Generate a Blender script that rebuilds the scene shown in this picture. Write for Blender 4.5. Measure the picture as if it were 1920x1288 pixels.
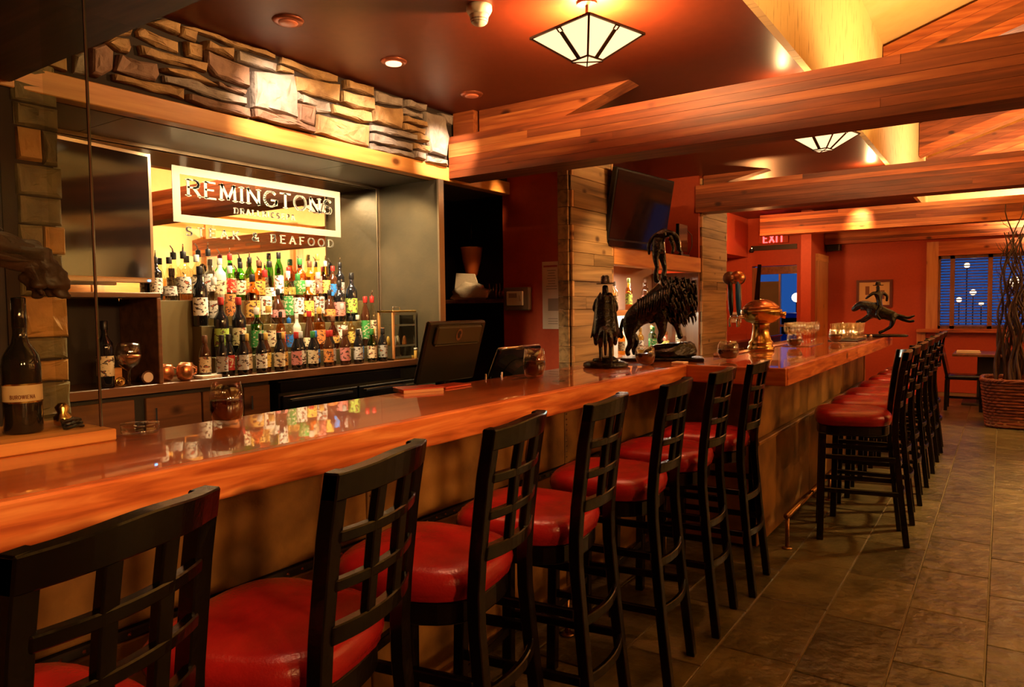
import bpy, bmesh, math, random
from mathutils import Vector, Matrix, noise
for o in list(bpy.data.objects): bpy.data.objects.remove(o)
random.seed(7)
SC = bpy.context.scene
COL = SC.collection
PI = math.pi
R = math.radians

# ------------------------------------------------------------------ camera, world, lights, exposure
cam = bpy.data.objects.new('camera', bpy.data.cameras.new('camera'))
COL.objects.link(cam); SC.camera = cam
cam.data.sensor_width = 36.0
cam.data.lens = 36.0 * 1350.5 / 1920.0
cam.data.clip_start = 0.02
def aim_camera():
    y, p, r = R(34.3), R(2.87), R(-0.72)
    f = Vector((-math.sin(y)*math.cos(p), math.cos(y)*math.cos(p), -math.sin(p)))
    rt = Vector((math.cos(y), math.sin(y), 0)); up = rt.cross(f)
    r2 = rt*math.cos(r) + up*math.sin(r); u2 = -rt*math.sin(r) + up*math.cos(r)
    m = Matrix((r2, u2, -f)).transposed().to_4x4(); m.translation = (0, 0, 1.4)
    cam.matrix_world = m
aim_camera()
vs = SC.view_settings
vs.view_transform = 'Standard'; vs.look = 'None'; vs.gamma = 1.0; vs.use_curve_mapping = False
vs.exposure = 0.25
cy = SC.cycles
cy.use_denoising = True
cy.max_bounces = 8; diffuse_bounces = 2; cy.glossy_bounces = 4; cy.transmission_bounces = 8; cy.transparent_max_bounces = 12
cy.sample_clamp_indirect = 4.0
cy.caustics_reflective = False; cy.caustics_refractive = False
wd = bpy.data.worlds.new('dusk'); SC.world = wd; wd.use_nodes = True
wd.node_tree.nodes['Background'].inputs[0].default_value = (0.016, 0.080, 0.36, 1)
wd.node_tree.nodes['Background'].inputs[1].default_value = 0.8
WARM = (1.0, 0.50, 0.17)
GOLD = (1.0, 0.60, 0.24)
SOFT = (1.0, 0.74, 0.42)
RED = (1.0, 0.36, 0.10)
YEL = (1.0, 0.64, 0.24)
def light(kind, name, loc, power, col, radius=0.06, aim=None, size=60, blend=0.6, sx=0.1, sy=0.1):
    d = bpy.data.lights.new(name, kind); d.energy = power; d.color = col
    if kind == 'AREA': d.shape = 'RECTANGLE'; d.size = sx; d.size_y = sy
    else: d.shadow_soft_size = radius
    if kind == 'SPOT': d.spot_size = R(size); d.spot_blend = blend
    o = bpy.data.objects.new(name, d); COL.objects.link(o); o.location = loc
    if aim: o.rotation_euler = (Vector(aim)-Vector(loc)).to_track_quat('-Z', 'Y').to_euler()
    return o
# track spots across the dining room wash the counter edge and stool backs
for (y, p, ay) in ((-0.9, 320, 0.2), (0.7, 320, 1.2), (2.4, 270, 2.5), (4.4, 250, 4.6), (6.4, 180, 6.6)):
    light('SPOT', 'track_spot', (3.3, y, 2.35), p, WARM, 0.22, (-1.5, ay, 1.16), 30, 0.8)
# dining pendants over the aisle side
light('SPOT', 'dining_lamp', (1.5, 3.2, 2.3), 380, YEL, 0.10, (1.15, 3.0, 0.0), 66, 1.0)
light('SPOT', 'dining_lamp', (1.0, 6.6, 2.3), 330, YEL, 0.08, (0.25, 6.0, 0.0), 84, 0.9)
light('SPOT', 'dining_lamp', (1.1, 9.2, 2.3), 150, YEL, 0.10, (0.3, 8.6, 0.0), 78, 0.8)
# unseen fill spots added to brighten the right dining wall for the mirror
for (y, p) in ((4.4, 90), (6.6, 120), (8.8, 120), (11.2, 90)):
    light('SPOT', 'wall_fill', (3.5, y, 2.25), p*2.6, SOFT, 0.08, (4.6, y, 2.75), 125, 0.6)
# up-lights in the dining vault, mounted on the truss beams
light('SPOT', 'vault_uplight', (0.4, 6.2, 2.74), 220, YEL, 0.08, (-.5, 6.1, 4.2), 130, 0.4)
light('SPOT', 'vault_uplight', (1.2, 2.6, 2.8), 230, YEL, 0.08, (-.1, 2.5, 4.2), 128, 0.4)
light('SPOT', 'vault_uplight', (0.5, 9.9, 2.80), 190, SOFT, 0.08, (-.6, 10.1, 4.0), 150, 0.4)
light('SPOT', 'gable_uplight', (0.6, 12.2, 2.62), 280, SOFT, 0.08, (0.6, 13.0, 3.3), 150, 0.4)
light('POINT', 'beam_uplight', (-1.18, 4.80, 2.72), 5, GOLD, 0.02)
light('POINT', 'beam_uplight', (-1.16, 8.35, 2.76), 13, GOLD, 0.02)
# recessed eyeball spots washing the stone header
for (y, p, ay) in ((2.413, 105, 2.75), (3.163, 85, 3.30), (3.944, 120, 4.10)):
    light('SPOT', 'header_spot', (-2.85, y, 2.80), p, (1, .77, .52), 0.02, (-3.45, ay, 2.42), 50 if y > 3.9 else 66, 0.9)
# puck lights under the niche soffit over the bottles, strip in the shelf niche
for k in range(6):
    light('SPOT', 'bottle_puck', (-3.53, 2.50+.25*k, 2.325), 46, (1, .74, .40), 0.02, (-3.88, 2.46+.25*k, 1.35), 150, 0.5)
light('AREA', 'shelf_strip', (-2.98, 6.55, 1.74), 24, (1, .80, .58), aim=(-3.02, 6.55, 0), sx=0.05, sy=1.3)
light('POINT', 'shelf_puck', (-3.1, 7.1, 1.29), 14, (.9, 1, .8), 0.02)
# small bar spots over the stools; unseen fills added to brighten the counter
for (x, y, p) in ((-1.1, 0.95, 55), (-1.05, 1.65, 46), (-1.05, 2.45, 46), (-1.0, 3.3, 42)):
    light('SPOT', 'bar_spot', (x, y, 2.8), p, (1, .40, .2), 0.03, (-1.35, y-.1, 0.7), 30, 0.7)
for (x, y, p) in ((-1.75, 0.4, 34), (-1.72, 1.7, 34), (-1.7, 3.7, 30), (-1.2, 5.6, 34), (-1.2, 6.9, 50)):
    light('SPOT', 'counter_fill', (x, y, 2.8), p, (1, .45, .16), 0.03, (x, y, 1.0), 42, 0.8)
light('SPOT', 'plank_fill', (-1.9, 5.45, 2.79), 95, GOLD, 0.04, (-2.85, 5.45, 1.4), 50, 0.8)  # unseen spot added to brighten the planks
light('SPOT', 'niche_fill', (-2.9, 4.58, 2.79), 95, GOLD, 0.03, (-4.10, 5.16, 1.62), 17, 0.8)  # added fill for the dark niche, no fitting in the ceiling there
light('POINT', 'hall_lamp', (-2.85, 10.4, 2.35), 70, RED, 0.06)
light('SPOT', 'hall_spot', (-1.7, 11.2, 2.75), 80, WARM, 0.06, (-1.9, 13.0, 1.75), 58, 0.8)
light('SPOT', 'case_fill', (-2.10, 1.0, 2.33), 10, GOLD, 0.03, (-2.6, 1.0, 1.2), 80, 0.8)  # added fills without fittings, to lighten the glass case and its bottles
light('SPOT', 'case_fill', (-2.02, 0.60, 2.30), 7, GOLD, 0.03, (-2.04, 0.75, 1.2), 50, 0.8)

# ------------------------------------------------------------------ materials
def newmat(name):
    m = bpy.data.materials.new(name); m.use_nodes = True
    return m, m.node_tree, m.node_tree.nodes['Principled BSDF']
def mat(name, c, rough=0.5, metal=0.0, coat=0.0, trans=0.0, ior=1.45, emit=None, estr=0, c2=None, nscale=6, bump=0.0, bscale=40, rnd=0.0, spec=None, cr=0.05):
    m, nt, b = newmat(name); N = nt.nodes; L = nt.links
    b.inputs['Base Color'].default_value = (*c, 1); b.inputs['Roughness'].default_value = rough
    b.inputs['Metallic'].default_value = metal
    b.inputs['Coat Weight'].default_value = coat; b.inputs['Coat Roughness'].default_value = cr
    b.inputs['Transmission Weight'].default_value = trans; b.inputs['IOR'].default_value = ior
    if spec is not None: b.inputs['Specular IOR Level'].default_value = spec
    if emit: b.inputs['Emission Color'].default_value = (*emit, 1); b.inputs['Emission Strength'].default_value = estr
    tc = None
    if c2 or bump or rnd:
        tc = N.new('ShaderNodeTexCoord'); oi = N.new('ShaderNodeObjectInfo')
        off = N.new('ShaderNodeVectorMath'); off.operation = 'ADD'
        sc = N.new('ShaderNodeMath'); sc.operation = 'MULTIPLY'; sc.inputs[1].default_value = 37.0
        L.new(oi.outputs['Random'], sc.inputs[0]); L.new(tc.outputs['Object'], off.inputs[0]); L.new(sc.outputs[0], off.inputs[1])
    src = None
    if c2:
        n = N.new('ShaderNodeTexNoise'); n.inputs['Scale'].default_value = nscale; n.inputs['Detail'].default_value = 6
        rp = N.new('ShaderNodeValToRGB'); rp.color_ramp.elements[0].position = 0.35; rp.color_ramp.elements[1].position = 0.68
        rp.color_ramp.elements[0].color = (*c, 1); rp.color_ramp.elements[1].color = (*c2, 1)
        L.new(off.outputs[0], n.inputs['Vector']); L.new(n.outputs['Fac'], rp.inputs[0]); src = rp.outputs[0]
        L.new(src, b.inputs['Base Color'])
    if rnd:
        hs = N.new('ShaderNodeHueSaturation')
        mr = N.new('ShaderNodeMapRange'); mr.inputs[3].default_value = 1-rnd; mr.inputs[4].default_value = 1+rnd
        L.new(oi.outputs['Random'], mr.inputs[0]); L.new(mr.outputs[0], hs.inputs['Value'])
        if src: L.new(src, hs.inputs['Color'])
        else: hs.inputs['Color'].default_value = (*c, 1)
        L.new(hs.outputs[0], b.inputs['Base Color'])
    if bump:
        n2 = N.new('ShaderNodeTexNoise'); n2.inputs['Scale'].default_value = bscale; n2.inputs['Detail'].default_value = 8
        bp = N.new('ShaderNodeBump'); bp.inputs['Strength'].default_value = bump; bp.inputs['Distance'].default_value = 0.02
        L.new(off.outputs[0], n2.inputs['Vector']); L.new(n2.outputs['Fac'], bp.inputs['Height']); L.new(bp.outputs[0], b.inputs['Normal'])
    return m
def wood(name, ca, cb, cc, axis='Y', rough=0.4, coat=0.0, rnd=0.12, stretch=14, scale=1.6, knots=True, bump=0.12, cr=0.06):
    m, nt, b = newmat(name); N = nt.nodes; L = nt.links
    tc = N.new('ShaderNodeTexCoord'); oi = N.new('ShaderNodeObjectInfo')
    sc = N.new('ShaderNodeMath'); sc.operation = 'MULTIPLY'; sc.inputs[1].default_value = 53.0
    add = N.new('ShaderNodeVectorMath'); add.operation = 'ADD'
    L.new(oi.outputs['Random'], sc.inputs[0]); L.new(tc.outputs['Object'], add.inputs[0]); L.new(sc.outputs[0], add.inputs[1])
    mp = N.new('ShaderNodeMapping')
    s = [stretch]*3; s['XYZ'.index(axis)] = 1.0; mp.inputs['Scale'].default_value = s
    L.new(add.outputs[0], mp.inputs[0])
    n = N.new('ShaderNodeTexNoise'); n.inputs['Scale'].default_value = scale; n.inputs['Detail'].default_value = 7; n.inputs['Distortion'].default_value = 0.6
    L.new(mp.outputs[0], n.inputs['Vector'])
    rp = N.new('ShaderNodeValToRGB'); e = rp.color_ramp.elements
    e[0].position = .30; e[0].color = (*ca, 1); e[1].position = .72; e[1].color = (*cc, 1); k = e.new(.5); k.color = (*cb, 1)
    L.new(n.outputs['Fac'], rp.inputs[0]); out = rp.outputs[0]
    if knots:
        v = N.new('ShaderNodeTexVoronoi'); v.inputs['Scale'].default_value = 2.6
        mp2 = N.new('ShaderNodeMapping'); s2 = [1.6]*3; s2['XYZ'.index(axis)] = 1.0; mp2.inputs['Scale'].default_value = s2
        L.new(add.outputs[0], mp2.inputs[0]); L.new(mp2.outputs[0], v.inputs['Vector'])
        kr = N.new('ShaderNodeValToRGB'); kr.color_ramp.elements[0].position = .06; kr.color_ramp.elements[1].position = .14
        kr.color_ramp.elements[0].color = (.22, .15, .12, 1); kr.color_ramp.elements[1].color = (1, 1, 1, 1)
        L.new(v.outputs['Distance'], kr.inputs[0])
        mx = N.new('ShaderNodeMix'); mx.data_type = 'RGBA'; mx.blend_type = 'MULTIPLY'; mx.inputs[0].default_value = 1
        L.new(out, mx.inputs[6]); L.new(kr.outputs[0], mx.inputs[7]); out = mx.outputs[2]
    hs = N.new('ShaderNodeHueSaturation'); mr = N.new('ShaderNodeMapRange'); mr.inputs[3].default_value = 1-rnd; mr.inputs[4].default_value = 1+rnd
    L.new(oi.outputs['Random'], mr.inputs[0]); L.new(mr.outputs[0], hs.inputs['Value']); L.new(out, hs.inputs['Color'])
    L.new(hs.outputs[0], b.inputs['Base Color'])
    b.inputs['Roughness'].default_value = rough; b.inputs['Coat Weight'].default_value = coat; b.inputs['Coat Roughness'].default_value = cr
    if bump:
        bp = N.new('ShaderNodeBump'); bp.inputs['Strength'].default_value = bump; bp.inputs['Distance'].default_value = 0.01
        L.new(n.outputs['Fac'], bp.inputs['Height']); L.new(bp.outputs[0], b.inputs['Normal'])
    return m
M = {}
M['fir_x'] = wood('fir along x', (.20, .040, .011), (.34, .080, .020), (.52, .160, .042), 'X', .55, 0.0, .42)
M['fir_xd'] = wood('fir along x dark', (.12, .024, .007), (.22, .048, .012), (.34, .085, .022), 'X', .55, 0.0, .25)
M['fir_xl'] = wood('fir along x light', (.34, .085, .020), (.50, .15, .038), (.64, .24, .065), 'X', .55, 0.0, .2)
M['fir_y'] = wood('fir along y', (.52, .18, .04), (.66, .27, .065), (.76, .35, .09), 'Y', .42, 0.1, .10)
M['fir_z'] = wood('fir along z', (.46, .16, .05), (.58, .24, .075), (.66, .30, .10), 'Z', .42, 0.2, .10)
M['dark_beam'] = wood('beam in painted shade', (.05, .016, .008), (.085, .028, .012), (.13, .045, .018), 'X', .5, 0, .1)  # painted dark to stand for the unlit underside of the near beam
M['bar_top'] = wood('lacquered bar top', (.42, .085, .016), (.54, .125, .025), (.66, .18, .04), 'Y', .30, 1.0, .04, stretch=9, scale=1.2, bump=0.02, cr=0.02)
M['bar_edge'] = wood('bar edge board', (.34, .060, .013), (.64, .17, .038), (.86, .34, .10), 'Y', .38, 0.25, .04, stretch=11, scale=3.2, bump=.05)
M['bar_edge_x'] = wood('bar edge board across', (.38, .07, .02), (.58, .15, .042), (.72, .24, .07), 'X', .38, 0.35, .04, stretch=11, scale=3.2, bump=.05)
M['plank'] = wood('weathered barn plank', (.13, .075, .030), (.34, .20, .080), (.48, .295, .12), 'Y', .7, 0, .24, stretch=22, scale=.9, bump=.4)
M['plank_end'] = wood('fresh plank end', (.42, .20, .07), (.52, .27, .10), (.6, .34, .14), 'X', .7, 0, .15, bump=.3)
M['brown_wood'] = wood('brown shelf wood', (.10, .035, .014), (.16, .06, .022), (.22, .085, .03), 'Y', .35, 0.3, .08)
M['brown_z'] = wood('brown jamb wood', (.20, .075, .028), (.26, .10, .036), (.33, .14, .05), 'Z', .4, 0.2, .06)
M['stool'] = mat('black stained wood', (.0035, .0022, .0018), .22, spec=.5, bump=.05, bscale=60)
M['vinyl'] = mat('red vinyl', (.36, .013, .013), .27, c2=(.24, .008, .009), nscale=9, bump=.10, bscale=160, spec=.55)
M['slate'] = mat('slate tile', (.055, .043, .018), .28, c2=(.135, .105, .046), nscale=5, bump=.7, bscale=14, rnd=.28)
M['grout'] = mat('sand grout', (.20, .15, .08), .8)
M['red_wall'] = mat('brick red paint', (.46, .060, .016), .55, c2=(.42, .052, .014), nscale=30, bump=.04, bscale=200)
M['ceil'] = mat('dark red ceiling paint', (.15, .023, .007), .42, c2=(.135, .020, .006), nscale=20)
M['cream'] = mat('cream plaster', (.82, .56, .24), .75, c2=(.78, .52, .22), nscale=9, bump=.05, bscale=90)
def streak_plaster():
    m, nt, b = newmat('streaked cream panel'); N = nt.nodes; L = nt.links
    tc = N.new('ShaderNodeTexCoord'); mp = N.new('ShaderNodeMapping'); mp.inputs['Scale'].default_value = (1, 14, 1.6)
    n = N.new('ShaderNodeTexNoise'); n.inputs['Scale'].default_value = 3; n.inputs['Detail'].default_value = 5
    rp = N.new('ShaderNodeValToRGB'); e = rp.color_ramp.elements
    e[0].position = .30; e[0].color = (.34, .17, .05, 1); e[1].position = .42; e[1].color = (.82, .57, .25, 1)
    L.new(tc.outputs['Object'], mp.inputs[0]); L.new(mp.outputs[0], n.inputs['Vector']); L.new(n.outputs['Fac'], rp.inputs[0]); L.new(rp.outputs[0], b.inputs['Base Color'])
    b.inputs['Roughness'].default_value = .7
    return m
M['fascia'] = streak_plaster()
M['leather'] = mat('bronze leather panel', (.34, .16, .036), .45, c2=(.10, .044, .012), nscale=4.5, bump=.10, bscale=120)
M['nail'] = mat('nailhead brass', (.6, .5, .38), .25, metal=1)
M['steel_panel'] = mat('patinated steel panel', (.062, .050, .030), .36, metal=.35, c2=(.095, .072, .040), nscale=3.5, bump=.05, bscale=30)
M['soffit'] = mat('dark soffit', (.055, .040, .028), .33, metal=.2, c2=(.075, .05, .032), nscale=3)
M['trim_steel'] = mat('steel trim', (.40, .30, .20), .3, metal=.9)
M['black'] = mat('black plastic', (.010, .010, .010), .35)
M['black_gloss'] = mat('black gloss', (.006, .006, .007), .08, coat=.6)
M['screen'] = mat('dark screen', (.008, .006, .006), .06, spec=.7)
M['dark'] = mat('dark cabinet', (.018, .013, .011), .45)
M['void'] = mat('dark niche lining', (.020, .008, .006), .6)
M['chrome'] = mat('chrome', (.8, .78, .75), .12, metal=1)
M['brass'] = mat('brushed brass', (.62, .40, .13), .22, metal=1, c2=(.52, .32, .10), nscale=8)
M['bronze'] = mat('black bronze', (.005, .0045, .004), .16, bump=.35, bscale=55, spec=.55)
M['bronze_fur'] = mat('black bronze fur', (.018, .014, .012), .24, metal=.65, bump=.9, bscale=38, spec=.8)
M['rail'] = mat('dull brass rail', (.32, .17, .07), .32, metal=1)
M['copper'] = mat('copper', (.60, .22, .09), .25, metal=.8)
def thin_glass(name, tint, rough=.02, f=.04, ior=1.5):
    """thin sheet or vessel glass: tinted see-through plus a mirror coat that grows at grazing angles"""
    m, nt, b = newmat(name); N = nt.nodes; L = nt.links
    N.remove(b)
    tr = N.new('ShaderNodeBsdfTransparent'); tr.inputs[0].default_value = (*tint, 1)
    gl = N.new('ShaderNodeBsdfGlossy'); gl.inputs['Roughness'].default_value = rough; gl.inputs[0].default_value = (1, .97, .92, 1)
    fr = N.new('ShaderNodeFresnel'); fr.inputs[0].default_value = ior
    ad = N.new('ShaderNodeMath'); ad.operation = 'ADD'; ad.inputs[1].default_value = f; ad.use_clamp = True
    mx = N.new('ShaderNodeMixShader'); L.new(fr.outputs[0], ad.inputs[0])
    ge = N.new('ShaderNodeNewGeometry'); fb = N.new('ShaderNodeMath'); fb.operation = 'SUBTRACT'; fb.inputs[0].default_value = 1; L.new(ge.outputs['Backfacing'], fb.inputs[1])
    mu = N.new('ShaderNodeMath'); mu.operation = 'MULTIPLY'; L.new(ad.outputs[0], mu.inputs[0]); L.new(fb.outputs[0], mu.inputs[1]); L.new(mu.outputs[0], mx.inputs[0]); L.new(tr.outputs[0], mx.inputs[1]); L.new(gl.outputs[0], mx.inputs[2])
    L.new(mx.outputs[0], nt.nodes['Material Output'].inputs['Surface'])
    return m
M['glass'] = thin_glass('clear glass', (.96, .95, .92), .02, .10)
M['pane'] = thin_glass('glass pane', (.95, .96, .92), .0, .0, 1.22)
M['wine_label'] = mat('cream wine label', (.66, .52, .32), .55, c2=(.58, .45, .27), nscale=30)
M['edge_glass'] = mat('green glass edge', (.05, .06, .035), .12, spec=.7)
M['dark_drink'] = mat('dark red drink', (.05, .008, .004), .15)
M['mirror'] = mat('mirror glass', (.93, .90, .84), .012, metal=1)
M['etch'] = mat('etched white lettering', (.22, .195, .15), .55)
M['paper'] = mat('white paper', (.78, .62, .50), .7)
M['ink'] = mat('grey print', (.34, .25, .20), .7)
M['cloth'] = mat('white cloth', (.82, .72, .60), .8, bump=.2, bscale=90)
M['white_plastic'] = mat('ivory plastic', (.74, .66, .52), .4)
M['lamp_glass'] = mat('lit lamp glass', (.9, .6, .3), .4, emit=(1.0, .60, .30), estr=1.6)
M['spot_lens'] = mat('lit spot lens', (.9, .6, .3), .4, emit=(1.0, .42, .22), estr=3.0)
M['spot_dim'] = mat('dim spot lens', (.5, .12, .05), .3, emit=(1.0, .25, .08), estr=.10)
M['lamp_metal'] = mat('dark bronze lamp frame', (.06, .022, .010), .4, metal=.5)
M['wicker'] = mat('wicker', (.13, .026, .012), .42, c2=(.24, .055, .022), nscale=14, rnd=.1)
M['branch'] = mat('dark curly branch', (.035, .016, .009), .38, c2=(.07, .03, .015), nscale=18)
M['sand'] = mat('dried filler', (.42, .20, .09), .8)
M['exit_red'] = mat('lit red letter', (.8, .02, .02), .4, emit=(1, .05, .05), estr=5)
M['street_lamp'] = mat('street lamp glow', (1, .8, .5), .4, emit=(1, .70, .42), estr=3.5)
M['car_blue'] = mat('blue car paint', (.02, .12, .5), .3)
M['asphalt'] = mat('dusk ground', (.04, .06, .10), .9)
M['dusk_wall'] = mat('dusk building', (.02, .06, .22), .8)
M['blind'] = mat('wooden blind slat', (.22, .15, .13), .5)
M['art'] = mat('cream print paper', (.74, .52, .27), .7)
M['art_ink'] = mat('brown print ink', (.22, .09, .045), .7)
M['olive'] = mat('olive board', (.10, .075, .028), .5, c2=(.13, .095, .035), nscale=4)
M['driftwood'] = mat('dark driftwood', (.022, .011, .006), .5, c2=(.045, .021, .010), nscale=7, bump=.4, bscale=18)
M['menu_red'] = mat('red menu cover', (.55, .06, .03), .35, coat=.3)
M['page'] = mat('page edges', (.72, .42, .22), .8)
STONE = {'g': mat('grey stone', (.30, .24, .20), .75, c2=(.19, .14, .115), nscale=11, bump=1.0, bscale=13),
         'p': mat('plum brown stone', (.24, .13, .085), .75, c2=(.15, .075, .05), nscale=11, bump=1.0, bscale=13),
         't': mat('tan stone', (.38, .22, .09), .75, c2=(.23, .12, .05), nscale=11, bump=1.0, bscale=13)}
M['mortar'] = mat('dark joint', (.028, .016, .011), .9)
PILL = {'o': mat('olive grey ledger stone', (.19, .14, .06), .7, c2=(.10, .075, .035), nscale=9, bump=.7, bscale=16),
        'y': mat('ochre ledger stone', (.46, .23, .06), .7, c2=(.32, .15, .04), nscale=9, bump=.7, bscale=16)}
COLS = dict(black=(.012, .011, .012), white=(.80, .74, .62), cream=(.72, .58, .36), gold=(.66, .38, .08), red=(.48, .025, .02),
            green=(.04, .24, .05), blue=(.02, .18, .60), orange=(.70, .25, .06), pink=(.62, .22, .20), brown=(.16, .06, .025),
            grey=(.36, .34, .32), silver=(.55, .52, .48), yellow=(.80, .55, .10), purple=(.35, .08, .30), lime=(.35, .50, .08))
def label_mat(name, v):
    m, nt, b = newmat(name); N = nt.nodes; L = nt.links
    tc = N.new('ShaderNodeTexCoord'); oi = N.new('ShaderNodeObjectInfo'); ad = N.new('ShaderNodeVectorMath'); ad.operation = 'ADD'
    L.new(tc.outputs['Object'], ad.inputs[0]); L.new(oi.outputs['Random'], ad.inputs[1])
    mp = N.new('ShaderNodeMapping'); mp.inputs['Scale'].default_value = (1, 1, 1.7); L.new(ad.outputs[0], mp.inputs[0])
    n = N.new('ShaderNodeTexNoise'); n.inputs['Scale'].default_value = 46; n.inputs['Detail'].default_value = 3; L.new(mp.outputs[0], n.inputs['Vector'])
    rp = N.new('ShaderNodeValToRGB'); rp.color_ramp.interpolation = 'CONSTANT'; e = rp.color_ramp.elements
    lum = sum(v)/3
    ink = (.05, .03, .02) if lum > .2 else (.62, .52, .34)
    e[0].position = 0; e[0].color = (*v, 1); e[1].position = .56; e[1].color = (*ink, 1)
    k = e.new(.66); k.color = (.45, .10, .04, 1) if lum > .2 else (*v, 1)
    L.new(n.outputs['Fac'], rp.inputs[0]); L.new(rp.outputs[0], b.inputs['Base Color']); b.inputs['Roughness'].default_value = .5
    return m
LAB = {k: label_mat(k+' label', v) for k, v in COLS.items()}
CAP = {k: mat(k+' cap', tuple(q*.6 for q in v), .35) for k, v in COLS.items()}
GL = dict(clear=thin_glass('clear bottle glass', (.93, .90, .80), .03, .06),
          amber=thin_glass('amber bottle glass', (.80, .42, .10), .03, .06),
          green=thin_glass('green bottle glass', (.16, .52, .12), .03, .06),
          brown=mat('brown bottle glass', (.045, .014, .006), .06, coat=.5),
          black=mat('black bottle glass', (.008, .008, .009), .06, coat=.5),
          pale=thin_glass('pale gold bottle glass', (.92, .76, .36), .03, .06),
          white=mat('frosted white bottle', (.82, .74, .60), .35, trans=.3),
          copper=thin_glass('copper bottle glass', (.62, .26, .10), .03, .06))

# ------------------------------------------------------------------ mesh helpers
def box(bm, x0, x1, y0, y1, z0, z1, bev=0.0, seg=1):
    vs_ = [bm.verts.new(p) for p in ((x0, y0, z0), (x1, y0, z0), (x1, y1, z0), (x0, y1, z0), (x0, y0, z1), (x1, y0, z1), (x1, y1, z1), (x0, y1, z1))]
    fs = [bm.faces.new([vs_[i] for i in f]) for f in ((3, 2, 1, 0), (4, 5, 6, 7), (0, 1, 5, 4), (1, 2, 6, 5), (2, 3, 7, 6), (3, 0, 4, 7))]
    if bev:
        es = list({e for f in fs for e in f.edges})
        bmesh.ops.bevel(bm, geom=es, offset=bev, segments=seg, affect='EDGES', profile=0.5)
    return vs_
def prism(bm, pts, axis, a, b, inset=0.0):
    """extrude a polygon (list of 2-D points) along axis from a to b; points are the two other axes in order; inset shrinks the b face"""
    def P(p, t):
        return {'X': (t, p[0], p[1]), 'Y': (p[0], t, p[1]), 'Z': (p[0], p[1], t)}[axis]
    cx_ = sum(p[0] for p in pts)/len(pts); cy_ = sum(p[1] for p in pts)/len(pts)
    v0 = [bm.verts.new(P(p, a)) for p in pts]
    v1 = [bm.verts.new(P((cx_+(p[0]-cx_)*(1-inset), cy_+(p[1]-cy_)*(1-inset)), b)) for p in pts]
    n = len(pts)
    bm.faces.new(v0[::-1]); bm.faces.new(v1)
    for i in range(n): bm.faces.new((v0[i], v0[(i+1) % n], v1[(i+1) % n], v1[i]))
    return v0, v1
def lathe(bm, prof, seg=16, c=(0, 0, 0), a0=0, a1=2*PI, sq=0.0):
    full = abs(a1-a0-2*PI) < 1e-6
    n = seg if full else seg+1
    rings = []
    for r, z in prof:
        ring = []
        for i in range(n):
            t = a0+(a1-a0)*i/seg
            k = 1.0
            if sq: k = (1-sq)+sq/max(abs(math.cos(t)), abs(math.sin(t)))
            ring.append(bm.verts.new((c[0]+r*k*math.cos(t), c[1]+r*k*math.sin(t), c[2]+z)))
        rings.append(ring)
    for a, b in zip(rings, rings[1:]):
        for i in range(n if full else n-1):
            j = (i+1) % n
            bm.faces.new((a[i], a[j], b[j], b[i]))
    if full:
        if prof[0][0] > 1e-4: bm.faces.new(rings[0][::-1])
        if prof[-1][0] > 1e-4: bm.faces.new(rings[-1])
def tube(bm, pts, r, seg=8, cap=True):
    pts = [Vector(p) for p in pts]; rs = r if isinstance(r, (list, tuple)) else [r]*len(pts)
    rings = []; prev = None
    for i, p in enumerate(pts):
        d = (pts[min(i+1, len(pts)-1)]-pts[max(i-1, 0)]).normalized()
        if prev is None:
            u = d.orthogonal().normalized()
        else:
            u = (prev-d*prev.dot(d)); u = u.normalized() if u.length > 1e-6 else d.orthogonal().normalized()
        prev = u; w = d.cross(u)
        rings.append([bm.verts.new(p+(u*math.cos(2*PI*k/seg)+w*math.sin(2*PI*k/seg))*rs[i]) for k in range(seg)])
    for a, b in zip(rings, rings[1:]):
        for k in range(seg): bm.faces.new((a[k], a[(k+1) % seg], b[(k+1) % seg], b[k]))
    if cap: bm.faces.new(rings[0][::-1]); bm.faces.new(rings[-1])
def sweep(bm, pts, hw, hh, up=Vector((0, 0, 1))):
    """rectangular section swept along a path: hw half width (sideways), hh half height (along up)"""
    pts = [Vector(p) for p in pts]; rings = []
    for i, p in enumerate(pts):
        d = (pts[min(i+1, len(pts)-1)]-pts[max(i-1, 0)]).normalized(); s = d.cross(up).normalized()
        rings.append([bm.verts.new(p+s*a*hw+up*b*hh) for a, b in ((-1, -1), (1, -1), (1, 1), (-1, 1))])
    for a, b in zip(rings, rings[1:]):
        for k in range(4): bm.faces.new((a[k], a[(k+1) % 4], b[(k+1) % 4], b[k]))
    bm.faces.new(rings[0][::-1]); bm.faces.new(rings[-1])
def tomesh(bm, name, smooth=False):
    bmesh.ops.recalc_face_normals(bm, faces=bm.faces)
    me = bpy.data.meshes.new(name); bm.to_mesh(me); bm.free()
    if smooth:
        for p in me.polygons: p.use_smooth = True
    return me
def link(name, me, m, parent=None):
    o = bpy.data.objects.new(name, me); COL.objects.link(o)
    if m is not None and not me.materials: me.materials.append(m)
    if parent is not None: o.parent = parent
    return o
def obj(name, bm, m, parent=None, smooth=False, auto=None):
    me = tomesh(bm, name, smooth)
    o = link(name, me, m, parent)
    if auto:
        try: me.set_sharp_from_angle(angle=R(auto))
        except Exception: pass
    return o
def B(name, m, x0, x1, y0, y1, z0, z1, parent=None, bev=0.0):
    bm = bmesh.new(); box(bm, x0, x1, y0, y1, z0, z1, bev)
    return obj(name, bm, m, parent)
def tag(o, label, cat, group=None):
    o['label'] = label; o['category'] = cat
    if group: o['group'] = group
    return o
def thing(name, label, cat, loc=(0, 0, 0), rz=0, group=None):
    o = bpy.data.objects.new(name, None); COL.objects.link(o); o.empty_display_size = .05
    o.location = loc; o.rotation_euler = (0, 0, rz)
    return tag(o, label, cat, group)
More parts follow.
